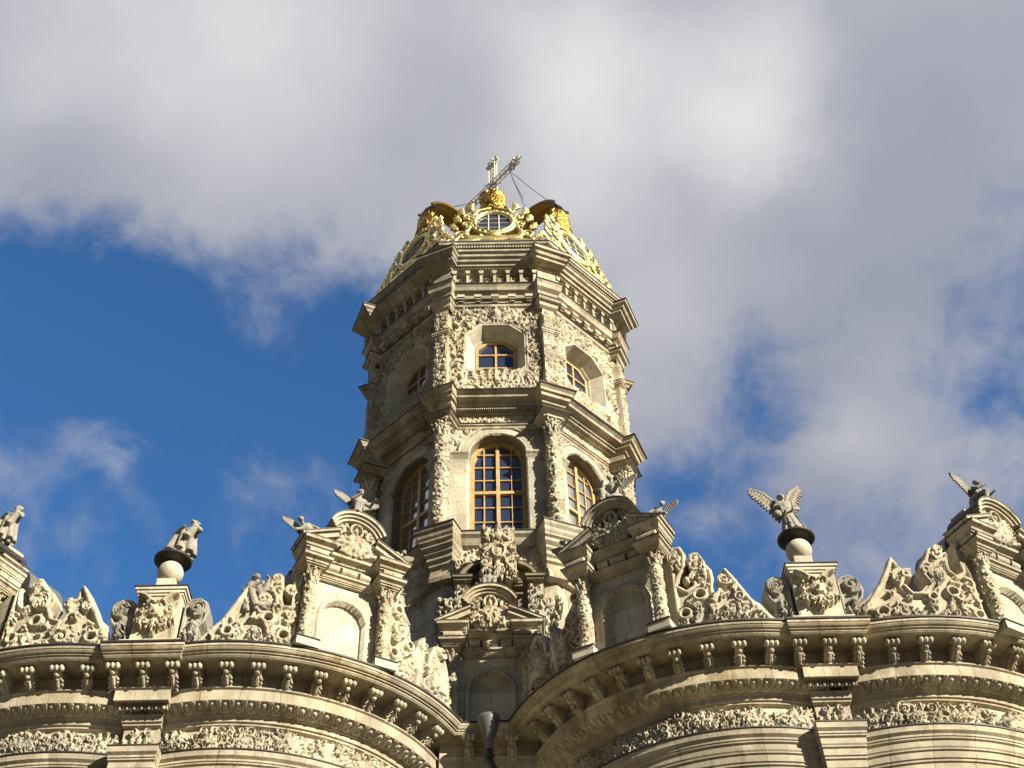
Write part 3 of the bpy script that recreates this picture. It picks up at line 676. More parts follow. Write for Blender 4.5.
for r_, z_ in path:
    for q in range(5):
        x = -.30+.15*q; vs.append((x, -r_-.03*(1-abs(q-2)/2), z_+.05*(1-abs(q-2)/2)))
rbf = [(i*5+j, i*5+j+1, (i+1)*5+j+1, (i+1)*5+j) for i in range(len(path)-1) for j in range(4)]
rb.add(vs, rbf)
for s in (-1, 1): rb.tube([(s*.30, -r_-.02, z_+.02) for r_, z_ in path], .05, 6)
rb = rb.mesh('crown_arch')
for k in range(8):
    a = R_(45*k)
    if k not in (3, 4, 5):
        e = PE('crown_window', rz=a); link('lucarne_scrollwork', lm_, 'palegold', e); link('window_crown', ccm, 'capgold', e); link('window_glass', gm, 'glass', e); link('window_bars', fm_, 'silver', e)
    if k != 0: P(rb, 'crown_arch', 'browngold', rz=a)
m = MB().lathe([(.55, 33.0), (.62, 33.15), (.45, 33.3), (.28, 33.45), (.30, 33.6), (.42, 33.8), (.46, 34.05), (.38, 34.3), (.2, 34.45), (.1, 34.6)], 24); P(m.mesh('crown_orb', True), 'crown_orb', 'gold')
# lattice cross
cz0, cz1, cbar = 34.4, 39.25, 37.55
cross = PE('openwork_cross', rz=math.atan2(-1.92, 1.71), label='silvery openwork metal cross held by wires')
m = MB()
def lattice(m, a, b, wd, ax):
    """flat openwork beam from a to b, lying in the local xz plane"""
    a = Vector(a); b = Vector(b); d = (b-a).normalized(); n = Vector((-d.z, 0, d.x)); ln = (b-a).length; k = max(2, int(ln/.22))
    for s in (-1, 1):
        for y in (-.05, .05): m.tube([a+n*wd*s+Vector((0, y, 0)), b+n*wd*s+Vector((0, y, 0))], .018, 5)
    for i in range(k):
        p = a+d*ln*i/k; q = a+d*ln*(i+1)/k
        m.tube([p+n*wd, q-n*wd], .016, 4); m.tube([p-n*wd, q+n*wd], .016, 4); m.ball((p+q)/2, .035, 6, 4)
def finial(m, c, d):
    c = Vector(c); d = Vector(d); n = Vector((-d.z, 0, d.x))
    m.tube([c, c+d*.5], [.07, .015], 6)
    for s in (-1, 1):
        for q, (o, l) in enumerate(((.0, .30), (.2, .22))):
            p = c+d*(o-.08); m.tube([p, p+n*s*l*.6+d*.02, p+n*s*l+d*.14, p+n*s*l*.8+d*.24, p+n*s*l*.5+d*.2], [.045, .04, .035, .03, .02], 5)
        m.ball(c+n*s*.26+d*.10, .06, 6, 5)
    m.ball(c+d*.08, .09, 8, 6)
lattice(m, (0, 0, cz0), (0, 0, cz1-.45), .15, 0); lattice(m, (-1.15, 0, cbar), (1.08, 0, cbar), .15, 0)
finial(m, (0, 0, cz1-.5), (0, 0, 1)); finial(m, (-1.12, 0, cbar), (-1, 0, 0)); finial(m, (1.0, 0, cbar), (1, 0, 0))
for s in (-1, 1):
    for g in (-1, 1): m.tube([(s*.15, 0, cbar+g*.15), (s*.5, 0, cbar+g*.5)], [.03, .008], 4)
link('cross_lattice', m.mesh('cross_lattice'), 'silver', cross)
cr_, sr_ = math.cos(cross.rotation_euler.z), math.sin(cross.rotation_euler.z)
for s, (tx, ty, tz) in ((1, (2.05, -2.15, 32.9)), (-1, (-2.0, -2.2, 33.0)), (1, (.9, -2.9, 32.4)), (-1, (-2.4, 1.6, 32.6)), (1, (2.4, 1.6, 32.8))):
    a = Vector((s*.85*cr_, s*.85*sr_, cbar-.15)); b = Vector((tx, ty, tz)); P(MB().tube([a, (a+b)/2+Vector((0, 0, -.08)), b], .013, 4).mesh('guy_wire'), 'guy_wire', 'iron')

# ------------------------------------------------------------------ lobed body
H0 = 10.97
PROF = [(2.70, -1.6), (2.70, 8.95), (2.73, 8.98), (2.73, 9.08), (2.755, 9.09), (2.755, 9.12), (2.775, 9.13), (2.775, 9.24), (2.80, 9.25), (2.80, 9.28), (2.82, 9.29), (2.82, 9.39), (2.845, 9.40), (2.845, 9.42), (2.86, 9.44), (2.86, 9.52), (2.89, 9.54), (2.89, 9.565), (2.905, 9.57), (2.905, 9.60), (2.945, 9.635), (2.945, 9.66), (2.95, 9.715)]
PROF2 = [(2.80, 9.72), (2.80, 10.13), (2.86, 10.15), (2.86, 10.18), (2.89, 10.19), (2.89, 10.26), (2.92, 10.27), (2.92, 10.29)]
PROF3 = [(3.10, 10.37), (3.13, 10.38), (3.13, 10.54), (3.16, 10.56), (3.16, 10.58), (3.06, 10.59), (3.06, 10.82), (3.40, 10.835), (3.44, 10.828), (3.48, 10.835), (3.505, 10.86), (3.51, 10.885), (3.535, 10.887), (3.535, 10.905), (3.565, 10.915), (3.585, 10.94), (3.588, 10.955), (3.60, 10.957), (3.60, 11.0)]
lobes = []
# centre (church-centred), left plane, right plane, azimuth limits
LOBES = [(-3.90, -6.6, -4.98, None, 'P2'), (3.49, -6.85, None, 4.64, 'P3'), (5.86, -6.85, 4.64, None, 'P4'), (-6.10, -6.6, None, -4.98, 'P1')]
def arc(cx, r, lo, hi, amin=-100, amax=100):
    a0 = R_(amin) if lo is None else math.asin(max(-1, min(1, (lo-cx)/r)))
    a1 = R_(amax) if hi is None else math.asin(max(-1, min(1, (hi-cx)/r)))
    return a0, a1
def ring_loft(cx, lo, hi, prof, name, mat, parent, amin=-100, amax=100, n=72):
    rings = []
    for r, z in prof:
        a0, a1 = arc(cx, r, lo, hi, amin, amax)
        rings.append([(r*math.sin(a0+(a1-a0)*i/n), -r*math.cos(a0+(a1-a0)*i/n), z) for i in range(n+1)])
    m = MB(); m.loft(rings, closed=False)
    # recalc on an open sheet is unreliable; keep winding
    me = m.mesh(name, recalc=False)
    for p in me.polygons: p.use_smooth = False
    return link(name, me, mat, parent)
# bracket (modillion): scrolled head, hanging leaf; local origin on the wall, facing -y
bm_ = MB()
bm_.prism([(0, 0), (-.10, .02), (-.17, .07), (-.22, .13), (-.31, .15), (-.32, .24), (0, .24)], -.055, .055)
for x in (-.068, 0, .068): bm_.ball((x, -.325, .185), (.038, .052, .05), 8, 6)
bm_.tube([(-.10, -.28, .20), (.10, -.28, .20)], .036, 8)
bm_.ball((0, -.27, .11), (.036, .04, .036), 8, 6)
for q, z in enumerate((.085, .045, .005, -.035)):
    for s in (-1, 1): bm_.tube([(0, -.17+.045*q, z+.03), (s*.035, -.19+.045*q, z+.02), (s*.075, -.165+.045*q, z-.025)], [.03, .028, .012], 5)
bm_.tube([(0, -.21, .08), (0, -.13, .02), (0, -.03, -.03)], [.025, .028, .012], 6)
bm_ = bm_.mesh('cornice_bracket')
def eggs(arc_len, r, a_mid, seed):
    pass
rgg = random.Random(4)
for cx, cy, lo, hi, nm in LOBES:
    amin, amax = (-100, 92) if nm in ('P2', 'P4') else (-92, 100)
    if nm == 'P4': amax = 150
    if nm == 'P1': amin = -150
    e = PE('rounded_lobe', (cx, cy, 0)); l_ = (None if lo is None else lo)
    lo_, hi_ = lo, hi
    ring_loft(cx, lo_, hi_, PROF, 'lobe_wall', 'cornice', e, amin, amax); ring_loft(cx, lo_, hi_, PROF2, 'frieze_wall', 'cornice', e, amin, amax)
    ring_loft(cx, lo_, hi_, PROF3, 'lobe_cornice', 'cornice', e, amin, amax)
    ring_loft(cx, lo_, hi_, [(2.965, 9.717), (2.965, 9.735), (2.7, 9.76)], 'frieze_flashing', 'lead', e, amin, amax)
    ring_loft(cx, lo_, hi_, [(3.60, 11.001), (3.62, 11.002), (3.62, 11.028), (3.2, 11.06), (0.02, 11.35)], 'roof_flashing', 'lead', e, amin, amax)
    vis = {'P2': (-20, 72), 'P3': (-72, 20), 'P4': (-22, 60), 'P1': (-60, 22)}[nm]
    # egg and dart on the curved underside
    rr = 3.02; u0, u1 = R_(vis[0])*rr, R_(vis[1])*rr
    if lo is not None: u0 = max(u0, math.asin((lo+.02-cx)/3.0)*rr)
    if hi is not None: u1 = min(u1, math.asin((hi-.02-cx)/3.0)*rr)
    p = Plate(u0, u1, 10.283, 10.376, .008, solid=True); st = .175; k = int((u1-u0)/st)
    for i in range(k+1):
        x = u0+(i+.5)*st
        p.blob(x, 10.335, .046, .055, ry=.030, solid=False); t = np.linspace(-.5, 3.64, 12)
        p.stroke(np.c_[x+.068*np.cos(-t), 10.345+.050*np.sin(-t)], .012, .04, solid=False)
        p.stroke([(x+st/2, 10.374), (x+st/2, 10.29)], [.020, .006], .04, solid=False)
    link('egg_and_dart_band', p.mesh('egg_and_dart_band', cone(rr, 2.915, 10.285, 3.10, 10.375), .02), 'carved', e)
    # carved frieze of leaves, tulips and fruit, ragged at its top
    rr = 2.80; u0, u1 = R_(vis[0])*rr, R_(vis[1])*rr
    if lo is not None: u0 = max(u0, math.asin((lo+.22-cx)/2.82)*rr)
    if hi is not None: u1 = min(u1, math.asin((hi-.22-cx)/2.82)*rr)
    p = Plate(u0, u1, 9.735, 10.12, .011, solid=True); sd = hash_ = {'P2': 7, 'P3': 17, 'P4': 27, 'P1': 47}[nm]
    top = lambda x: 9.735+.31+.05*math.sin(x*3.1+sd)+.04*math.sin(x*7.3+sd*2)
    p.foliage(sd, 420, .105, .12, (u0, u1, 9.74, 10.10), keep=lambda x, y: y < top(x), pack=.46)
    p.foliage(sd+1, 300, .06, .10, (u0, u1, 9.74, 10.06), keep=lambda x, y: y < top(x)-.03, pack=.5)
    rg = random.Random(sd); x = u0+.25
    while x < u1-.15:
        for s in (-.6, 0, .6): p.leaf(x, 9.84, 1.57+s, .26, .075, .12, -s*.8, 3, solid=False)
        p.blob(x, 9.80, .05, .09, ry=.06); p.spiral(x+.14, 9.86, .06, 1.3, 3, 1, .017, .08); x += rg.uniform(.42, .75)
    link('frieze_carving', p.mesh('frieze_carving', curved(rr), .02), 'carved', e)
    stp = R_(8.9); k0 = {'P2': 0.0, 'P3': 0, 'P4': 0, 'P1': 0}[nm]
    angs = {'P2': [R_(-5.9+7.42*i) for i in range(10)], 'P3': [R_(4.2-7.62*i) for i in range(10)], 'P4': [R_(-7.5+7.8*i) for i in range(8)], 'P1': [R_(6.2-7.1*i) for i in range(8)]}[nm]
    for a in angs:
        o = link('cornice_bracket', bm_, 'carved', e, (3.06*math.sin(a), -3.06*math.cos(a), 10.59), a)

# projecting bays that carry the two pedestals
def bay(cx, yf, name):
    e = PE(name, (cx, 0, 0)); 
    def rr(prof, nm, mat, cap=True):
        rings = []
        for r, z in prof:
            hw = .585-.42*(3.62-r); y = yf+(3.60-r)*1.0; rings.append([(-hw, y, z), (hw, y, z), (hw, y+1.2, z), (-hw, y+1.2, z)])
        m = MB(); m.loft(rings, cap=cap); link(nm, m.mesh(nm), mat, e)
    rr([(r+.10 if z < 9.8 else r, z) for r, z in PROF], 'bay_pilaster', 'cornice'); rr(PROF2, 'bay_frieze', 'cornice'); rr(PROF3, 'bay_cornice', 'cornice')
    rr([(3.06, 9.717), (3.06, 9.735), (2.86, 9.76)], 'frieze_flashing', 'lead'); rr([(3.60, 11.001), (3.62, 11.003), (3.62, 11.03), (3.2, 11.06)], 'roof_flashing', 'lead')
    for x in (-.41, 0, .41): link('cornice_bracket', bm_, 'carved', e, (x, yf+.54, 10.59))
    m = MB()
    for i in range(-3, 4):
        rot = Matrix.Rotation(R_(-25), 3, 'X'); m.ball((i*.10, yf+.59, 10.335), (.03, .035, .045), 8, 6, rot); m.box((i*.10+.05, yf+.60, 10.335), (.012, .05, .07))
    link('egg_and_dart_band', m.mesh('egg_and_dart_band'), 'carved', e)
    p = Plate(-.22, .22, 9.76, 10.11, .010, solid=True)
    for s in (-1, 1):
        p.spiral(s*.11, 10.05, .07, 1.3, 1.57, s, .022, .07); p.leaf(s*.05, 9.78, 1.57-s*.35, .24, .07, .07, s*.6); p.leaf(s*.17, 9.78, 1.57-s*.1, .16, .06, .06, -s*.6)
        p.blob(s*.10, 9.93, .04, .07)
    p.leaf(0, 9.78, 1.57, .22, .07, .08, 0)
    link('bay_carving', p.mesh('bay_carving', flat(-(yf+.81)), .02), 'carved', e)
    # capital of the pilaster below
    p = Plate(-.3, .3, 8.62, 9.0, .012, solid=True); p.foliage(66, 30, .08, .06, (-.28, .28, 8.64, 8.98)); link('pilaster_capital', p.mesh('pilaster_capital', flat(-(yf+.76)), .02), 'carved', e)
bay(-4.965, 14.77-25, 'pedestal_bay'); bay(4.535, 14.54-25, 'pedestal_bay')
# the short straight bay in the valley between the lobes
e = PE('valley_bay', (-.2, 0, 0)); rings = []
yv = 16.92-25
for nm_, pf_, mat_ in (('valley_wall', PROF, 'cornice'), ('valley_frieze', PROF2, 'cornice'), ('valley_cornice', PROF3, 'cornice'), ('roof_flashing', [(3.60, 11.001), (3.62, 11.003), (3.62, 11.03), (3.2, 11.06)], 'lead')):
    rg_ = []
    for r, z in pf_:
        y = yv+(3.60-r)*.55; rg_.append([(-.75, y, z), (.75, y, z), (.75, y+1.5, z), (-.75, y+1.5, z)])
    m = MB(); m.loft(rg_); link(nm_, m.mesh(nm_), mat_, e)
for x in (-.30, .34): link('cornice_bracket', bm_, 'carved', e, (x, yv+.30, 10.55))
p = Plate(-.45, .45, 9.76, 10.11, .011, solid=True); p.foliage(71, 60, .07, .08, (-.43, .43, 9.78, 10.1)); link('frieze_carving', p.mesh('frieze_carving', flat(-(yv+.44)), .02), 'carved', e)
# central body under the tower
m = MB(); m.loft([[(-5.2, -6.4, z), (5.0, -6.4, z), (5.0, 6.4, z), (-5.2, 6.4, z)] for z in (-1.6, 10.9)]); P(m.mesh('body_wall'), 'body_wall', 'ashlar')
m = MB(); m.loft([[(-6.2, -6.6, 11.04), (6.0, -6.6, 11.04), (6.0, 6.6, 11.04), (-6.2, 6.6, 11.04)], [(-2.6, -3.4, 12.3), (2.6, -3.4, 12.3), (2.6, 3.4, 12.3), (-2.6, 3.4, 12.3)]], uv=False); P(m.mesh('body_roof'), 'body_roof', 'roof')

# ------------------------------------------------------------------ gables (attic aedicules)
def gable_meshes():
    G = {}
    # coordinates: x along the wall, -y outward, z above cornice top (11.04)
    p = Plate(-.80, .80, 0, 1.62, .014, solid=True)
    nw_, ns = .36, .80
    t = np.linspace(0, math.pi, 24)
    path = np.r_[[(-nw_, 0.02)], np.c_[-nw_*np.cos(t), ns+nw_*np.sin(t)], [(nw_, 0.02)]]
    p.stroke(path, .055, .05, solid=False, power=.35)
    niche = [(-nw_, -.1)] + [(-nw_*math.cos(a), ns+nw_*math.sin(a)) for a in t] + [(nw_, -.1)]
    q = p.sdf_poly(niche); p.H = np.where(q > .02, -.07, p.H)
    G['wall'] = p.mesh('gable_wall', flat(0), .5, back=True)
    p2 = p
    m = MB()
    def taper(x, z0, z1, w0, w1, d0, d1, back=.1):
        # moulded block growing outwards from (w0, d0) to (w1, d1); d is the reach in front of the wall
        rg = []; hh = z1-z0
        for t, q in ((0, 0), (.16, .05), (.16, .22), (.34, .26), (.34, .40), (.50, .48), (.66, .66), (.74, .82), (.74, .92), (1, 1)):
            w_ = (w0+(w1-w0)*q)/2; d_ = d0+(d1-d0)*q; rg.append([(x-w_, -d_, z0+hh*t), (x+w_, -d_, z0+hh*t), (x+w_, back, z0+hh*t), (x-w_, back, z0+hh*t)])
        m.loft(rg, uv=False)
    taper(0, 1.43, 1.545, .90, .92, .05, .15)
    for s in (-1, 1):
        x = s*.60; taper(x, 1.44, 1.575, .28, .46, .28, .42); taper(x, 1.60, 1.70, .34, .36, .28, .30); taper(x, 1.70, 1.855, .36, .52, .30, .47)
        m.tube([(x-.15, -.335, 1.655), (x+.15, -.335, 1.655)], .066, 12); m.ball((x-.15, -.335, 1.655), (.012, .045, .045), 8, 6); m.ball((x+.15, -.335, 1.655), (.012, .045, .045), 8, 6)
    m.box((0, .05, 1.62), (.9, .16, .16)); taper(0, 1.70, 1.85, .80, .84, .05, .24)
    for x, l in ((-.255, .085), (0, .125), (.255, .085)): m.tube([(x-l, -.09, 1.645), (x+l, -.09, 1.645)], .068, 12)
    G['entab'] = m.mesh('gable_entablature')
    m = MB()
    for s in (-1, 1):
        rot = Matrix.Rotation(s*R_(26), 3, 'Y'); m.box((s*.58, -.14, 1.985), (.60, .44, .08), rot); m.box((s*.60, -.16, 2.045), (.64, .50, .035), rot); m.box((s*.60, -.05, 1.93), (.5, .3, .1), rot)
    # raised block and segmental hood
    t = np.linspace(R_(18), R_(162), 20)
    for ro, ri, y0, y1 in ((.40, .35, -.30, .15), (.44, .40, -.34, .15), (.48, .445, -.38, .12)):
        po = [(ro*math.cos(a), 2.22+ro*.95*math.sin(a)) for a in t] + [(ri*math.cos(a), 2.22+ri*.9*math.sin(a)) for a in t[::-1]]
        m.prism(po, y0, y1, 'y')
    m.box((0, .1, 2.2), (.74, .3, .75))
    G['ped'] = m.mesh('gable_pediment')
    m = MB()
    for s in (-1, 1):
        rot = Matrix.Rotation(s*R_(26), 3, 'Y'); m.box((s*.60, -.16, 2.072), (.67, .52, .014), rot); m.box((s*.60, -.185, 1.864), (.54, .585, .012)); m.box((s*.60, -.16, 1.584), (.48, .54, .010))
    po = [(.49*math.cos(a), 2.22+.49*.95*math.sin(a)) for a in t] + [(.482*math.cos(a), 2.22+.482*.93*math.sin(a)) for a in t[::-1]]
    m.prism(po, -.39, .3, 'y')
    G['flash'] = m.mesh('gable_flashing')
    # shell and garland in the pediment
    p = Plate(-.42, .42, 1.86, 2.62, .012)
    for k in range(11):
        a = -math.pi/2+(k-5)*.25; p.stroke([(.05*math.cos(a), 2.26+.05*math.sin(a)), (.33*math.cos(a), 2.22+.34*math.sin(a)), (.40*math.cos(a)+.02*(k-5), 2.22+.36*math.sin(a))], [.03, .045, .03], .10)
    p.foliage(77, 34, .085, .07, (-.36, .36, 1.9, 2.24), base=.07)
    for s in (-1, 1): p.spiral(s*.27, 2.32, .10, 1.3, 1.5, s, .035, .1); p.leaf(s*.12, 2.42, 1.57-s*.9, .2, .08, .09, s*.5)
    p.stroke(np.c_[.10*np.cos(np.linspace(0, 6.3, 20)), 2.36+.12*np.sin(np.linspace(0, 6.3, 20))], .03, .12); p.blob(0, 2.36, .05, .12, ry=.08); p.blob(0, 2.46, .035, .14)
    G['shell'] = p.mesh('pediment_shell', flat(.18), .18)
    G['shaft'] = shaft_mesh(.085, 1.06, 9, .011, 'column_shaft', 2.0, .035)
    G['cap'] = capital_mesh(.085, .27, 6)
    G['plinth'] = MB().box((0, 0, .05), (.34, .34, .13)).box((0, 0, .135), (.26, .26, .05)).lathe([(.13, .15), (.13, .18), (.10, .2)], 14).mesh('column_plinth')
    G['pflash'] = MB().box((0, -.01, .122), (.36, .36, .012)).mesh('plinth_flashing')
    t2 = np.linspace(0, math.pi, 16)
    m = MB(); po = [(-.78, .0), (-.78, 1.8)] + [(-.5*math.cos(a), 2.0+.55*math.sin(a)) for a in t2] + [(.78, 1.8), (.78, 0)]
    m.prism(po, .42, 1.1, 'y'); G['roof'] = m.mesh('gable_roof')
    return G
G = gable_meshes()
gables = []
def gable(loc, rz, label):
    e = PE('gable', (loc[0], loc[1], 11.04), rz, label)
    link('gable_wall', G['wall'], 'plaster_ashlar', e); link('gable_entablature', G['entab'], 'stone', e); link('gable_pediment', G['ped'], 'stone', e); link('gable_flashing', G['flash'], 'lead', e)
    link('pediment_shell', G['shell'], 'carved', e); link('gable_roof', G['roof'], 'roof', e)
    for s in (-1, 1):
        link('column_shaft', G['shaft'], 'carved', e, (s*.60, -.16, .16)); link('column_capital', G['cap'], 'carved', e, (s*.60, -.16, 1.21)); link('column_plinth', G['plinth'], 'plaster', e, (s*.60, -.16, 0)); link('plinth_flashing', G['pflash'], 'lead', e, (s*.60, -.16, 0))
    gables.append(e); return e
def on(cx, cy, az, r): a = R_(az); return (cx+r*math.sin(a), cy-r*math.cos(a))
GR = 3.28
gable((*on(-3.90, -6.6, 28.5, GR), 0), R_(28.5), 'sunlit attic gable on the left lobe')
gable((*on(3.49, -6.85, -30, GR), 0), R_(-30), 'shaded attic gable on the right lobe')
gable((-.17, 17.36-25, 0), 0, 'gable in the valley between the lobes')
gable((*on(5.86, -6.85, 30.5, GR), 0), R_(30), 'attic gable at the right edge').location.z -= .14
gable((*on(-6.10, -6.6, -33, GR), 0), R_(-32), 'attic gable at the left edge').location.z -= .24

# ------------------------------------------------------------------ carved scroll parapets
def scroll_parapet(poly, holes, seed, strokes, r, c, name='scroll_parapet', label=None):
    xs = [q[0] for q in poly]; ys = [q[1] for q in poly]
    p = Plate(min(xs)-.05, max(xs)+.05, 11.03, max(ys)+.12, .012)
    p.poly(poly, .0); q0 = p.S.copy(); p.rect = False
    p.rim(.07, .05)
    p.foliage(seed, 26, .15, .11, (min(xs), max(xs), 11.08, max(ys)), keep=lambda x, y: q0[min(q0.shape[0]-1, int((y-p.v[0])/p.res)), min(q0.shape[1]-1, int((x-p.u[0])/p.res))] > .07)
    p.foliage(seed+50, 24, .08, .09, (min(xs), max(xs), 11.06, 11.4), keep=lambda x, y: q0[min(q0.shape[0]-1, int((y-p.v[0])/p.res)), min(q0.shape[1]-1, int((x-p.u[0])/p.res))] > .05)
    for s_ in strokes:
        if s_[0] == 'sp': p.spiral(*s_[1:])
        elif s_[0] == 'st': p.stroke(*s_[1:])
        elif s_[0] == 'lf': p.leaf(*s_[1:])
        elif s_[0] == 'bl': p.blob(*s_[1:])
    for hx, hy, hr in holes:
        p.stroke(np.c_[hx+(hr+.025)*np.cos(np.linspace(0, 6.3, 20)), hy+(hr+.025)*np.sin(np.linspace(0, 6.3, 20))], .035, .09); p.hole(hx, hy, hr)
    me = p.mesh(name, curved(r), .26, back=True)
    return P(me, name, 'carved', c, label=label)
PR = 3.36
c2 = (-3.90, -6.6, 0); c3 = (3.49, -6.85, 0); c4 = (5.86, -6.85, 0); c1 = (-6.10, -6.6, 0)
scroll_parapet([(-.42, 11.03), (-.40, 11.2), (-.25, 11.38), (-.12, 11.47), (0, 11.6), (.09, 11.80), (.17, 12.04), (.24, 12.14), (.30, 11.98), (.36, 11.80), (.46, 11.72), (.56, 11.74), (.62, 11.86), (.60, 12.0), (.50, 12.15), (.52, 12.34), (.61, 12.42), (.70, 12.38), (.73, 12.2), (.72, 11.98), (.76, 11.86), (.86, 11.86), (.94, 11.95), (.94, 12.5), (1.0, 12.5), (1.0, 11.03)],
               [(.02, 11.33, .05), (.56, 11.58, .06), (.80, 11.30, .06)], 101,
               [('sp', .46, 11.93, .13, 1.4, 3.3, 1, .045, .09), ('sp', .61, 12.32, .09, 1.3, -1.6, 1, .035, .08), ('st', [(-.38, 11.12), (-.05, 11.50), (.12, 11.85), (.22, 12.1)], [.04, .05, .05, .03], .09), ('lf', .2, 11.1, 1.9, .4, .12, .09, -.8), ('sp', .84, 11.62, .11, 1.3, 2, -1, .035, .08), ('sp', .84, 12.15, .09, 1.2, -1.5, -1, .035, .07)], PR, c2, label='carved scroll parapet left of the sunlit gable')
scroll_parapet([(-1.0, 11.03), (-1.0, 12.5), (-.94, 12.62), (-.80, 12.62), (-.74, 12.45), (-.77, 12.2), (-.88, 12.02), (-.90, 11.9), (-.80, 11.80), (-.70, 11.86), (-.70, 12.05), (-.74, 12.30), (-.70, 12.44), (-.62, 12.46), (-.53, 12.38), (-.48, 12.24), (-.40, 12.1), (-.39, 11.95), (-.42, 11.70), (-.37, 11.66), (-.35, 11.90), (-.28, 12.06), (-.22, 12.09), (-.12, 11.98), (-.04, 11.77), (.08, 11.55), (.22, 11.44), (.30, 11.3), (.38, 11.2), (.38, 11.03)],
               [(-.62, 11.66, .065), (-.86, 11.36, .055)], 102,
               [('sp', -.90, 12.40, .11, 1.4, 1.5, 1, .04, .09), ('sp', -.60, 12.0, .11, 1.3, 3.3, -1, .04, .09), ('sp', -.62, 12.34, .08, 1.2, 1, 1, .03, .08), ('bl', -.78, 11.96, .06, .1), ('st', [(.33, 11.12), (.05, 11.50), (-.12, 11.85), (-.22, 12.06)], [.04, .05, .05, .03], .09), ('sp', -.28, 11.9, .08, 1.2, 0, 1, .03, .08), ('sp', .0, 11.36, .10, 1.4, 2, -1, .035, .09)], PR, c3, label='carved scroll parapet right of the shaded gable')
scroll_parapet([(-.80, 11.03), (-.80, 11.45), (-.63, 11.55), (-.45, 11.73), (-.31, 11.94), (-.21, 12.17), (-.13, 12.26), (-.07, 12.18), (-.04, 12.04), (.08, 12.0), (.11, 11.9), (-.03, 11.82), (-.08, 11.68), (.02, 11.58), (.17, 11.63), (.32, 11.80), (.24, 11.97), (.24, 12.06), (.34, 12.2), (.45, 12.42), (.56, 12.5), (.68, 12.46), (.72, 12.25), (.72, 12.05), (.80, 11.98), (.90, 12.05), (.90, 12.3), (.90, 12.6), (1.0, 12.66), (1.03, 12.5), (1.0, 12.25), (1.05, 12.05), (1.05, 11.03)],
               [(-.45, 11.27, .06), (.62, 11.62, .06), (.92, 11.25, .05), (.30, 11.5, .04)], 103,
               [('sp', .50, 11.95, .15, 1.5, 1.5, 1, .045, .1), ('sp', .55, 12.32, .10, 1.3, 1.5, -1, .035, .09), ('st', [(-.70, 11.3), (-.40, 11.7), (-.24, 11.98), (-.14, 12.2)], [.04, .05, .05, .03], .09), ('sp', .04, 11.93, .08, 1.3, 1, 1, .03, .08), ('sp', -.15, 11.25, .10, 1.4, 1, 1, .035, .09), ('st', [(-.06, 11.7), (.02, 11.55), (.2, 11.55), (.35, 11.72)], .035, .09)], PR, c4, label='carved scroll parapet at the right edge')
scroll_parapet([(.55, 11.03), (.50, 11.5), (.38, 11.60), (.25, 11.81), (.15, 12.04), (.02, 12.22), (-.05, 12.14), (-.05, 11.98), (-.17, 11.94), (-.22, 11.85), (-.12, 11.72), (-.18, 11.60), (-.33, 11.66), (-.40, 11.82), (-.34, 11.95), (-.40, 12.10), (-.54, 12.22), (-.66, 12.42), (-.80, 12.43), (-.82, 12.25), (-.74, 12.0), (-.80, 11.9), (-.90, 12.0), (-.95, 12.3), (-1.05, 12.3), (-1.05, 11.03)],
               [(.30, 11.28, .06), (-.55, 11.6, .06), (-.85, 11.35, .05)], 104,
               [('sp', -.58, 11.95, .14, 1.5, 1.5, -1, .045, .1), ('sp', -.70, 12.28, .09, 1.3, 1.5, 1, .035, .09), ('st', [(.48, 11.3), (.28, 11.7), (.14, 11.95), (.03, 12.15)], [.05, .06, .06, .03], .1), ('sp', -.12, 11.86, .08, 1.3, 1, 1, .03, .08), ('sp', .05, 11.30, .10, 1.4, 1, 1, .035, .09)], PR, c1, label='carved scroll parapet at the left edge')
def inner_scrolls(c, s, name_seed, lab):
    o = [(2.30, 11.03), (2.30, 12.2), (2.38, 12.75), (2.52, 12.85), (2.60, 12.7), (2.55, 12.45), (2.66, 12.25), (2.80, 12.1), (2.86, 11.9), (2.94, 11.8), (3.02, 12.05), (3.08, 12.15), (3.14, 12.0), (3.16, 11.75), (3.24, 11.72), (3.28, 11.95), (3.40, 12.18), (3.52, 12.24), (3.66, 12.16), (3.78, 11.95), (3.86, 11.7), (3.9, 11.4), (3.95, 11.03)]
    st = [('sp', s*2.62, 12.0, .14, 1.5, 1.5, s, .045, .11), ('sp', s*2.85, 11.55, .12, 1.4, 1.5, -s, .04, .1), ('st', [(s*2.95, 11.1), (s*3.04, 11.6), (s*3.08, 12.1)], [.05, .06, .03], .1)]
    for q in range(6): st.append(('lf', s*(3.35+.07*q), 11.3+.02*q, 1.57-s*.1, .7-.06*q, .12, .1, s*.2, 5))
    scroll_parapet([(s*x, y) for x, y in o], [(s*2.55, 12.35, .05), (s*2.80, 11.82, .045), (s*2.50, 11.55, .05)], name_seed, st, PR, c, label=lab)
inner_scrolls(c2, 1, 105, 'sunlit carved scrolls beside the valley'); inner_scrolls(c3, -1, 106, 'shaded carved scrolls beside the valley')

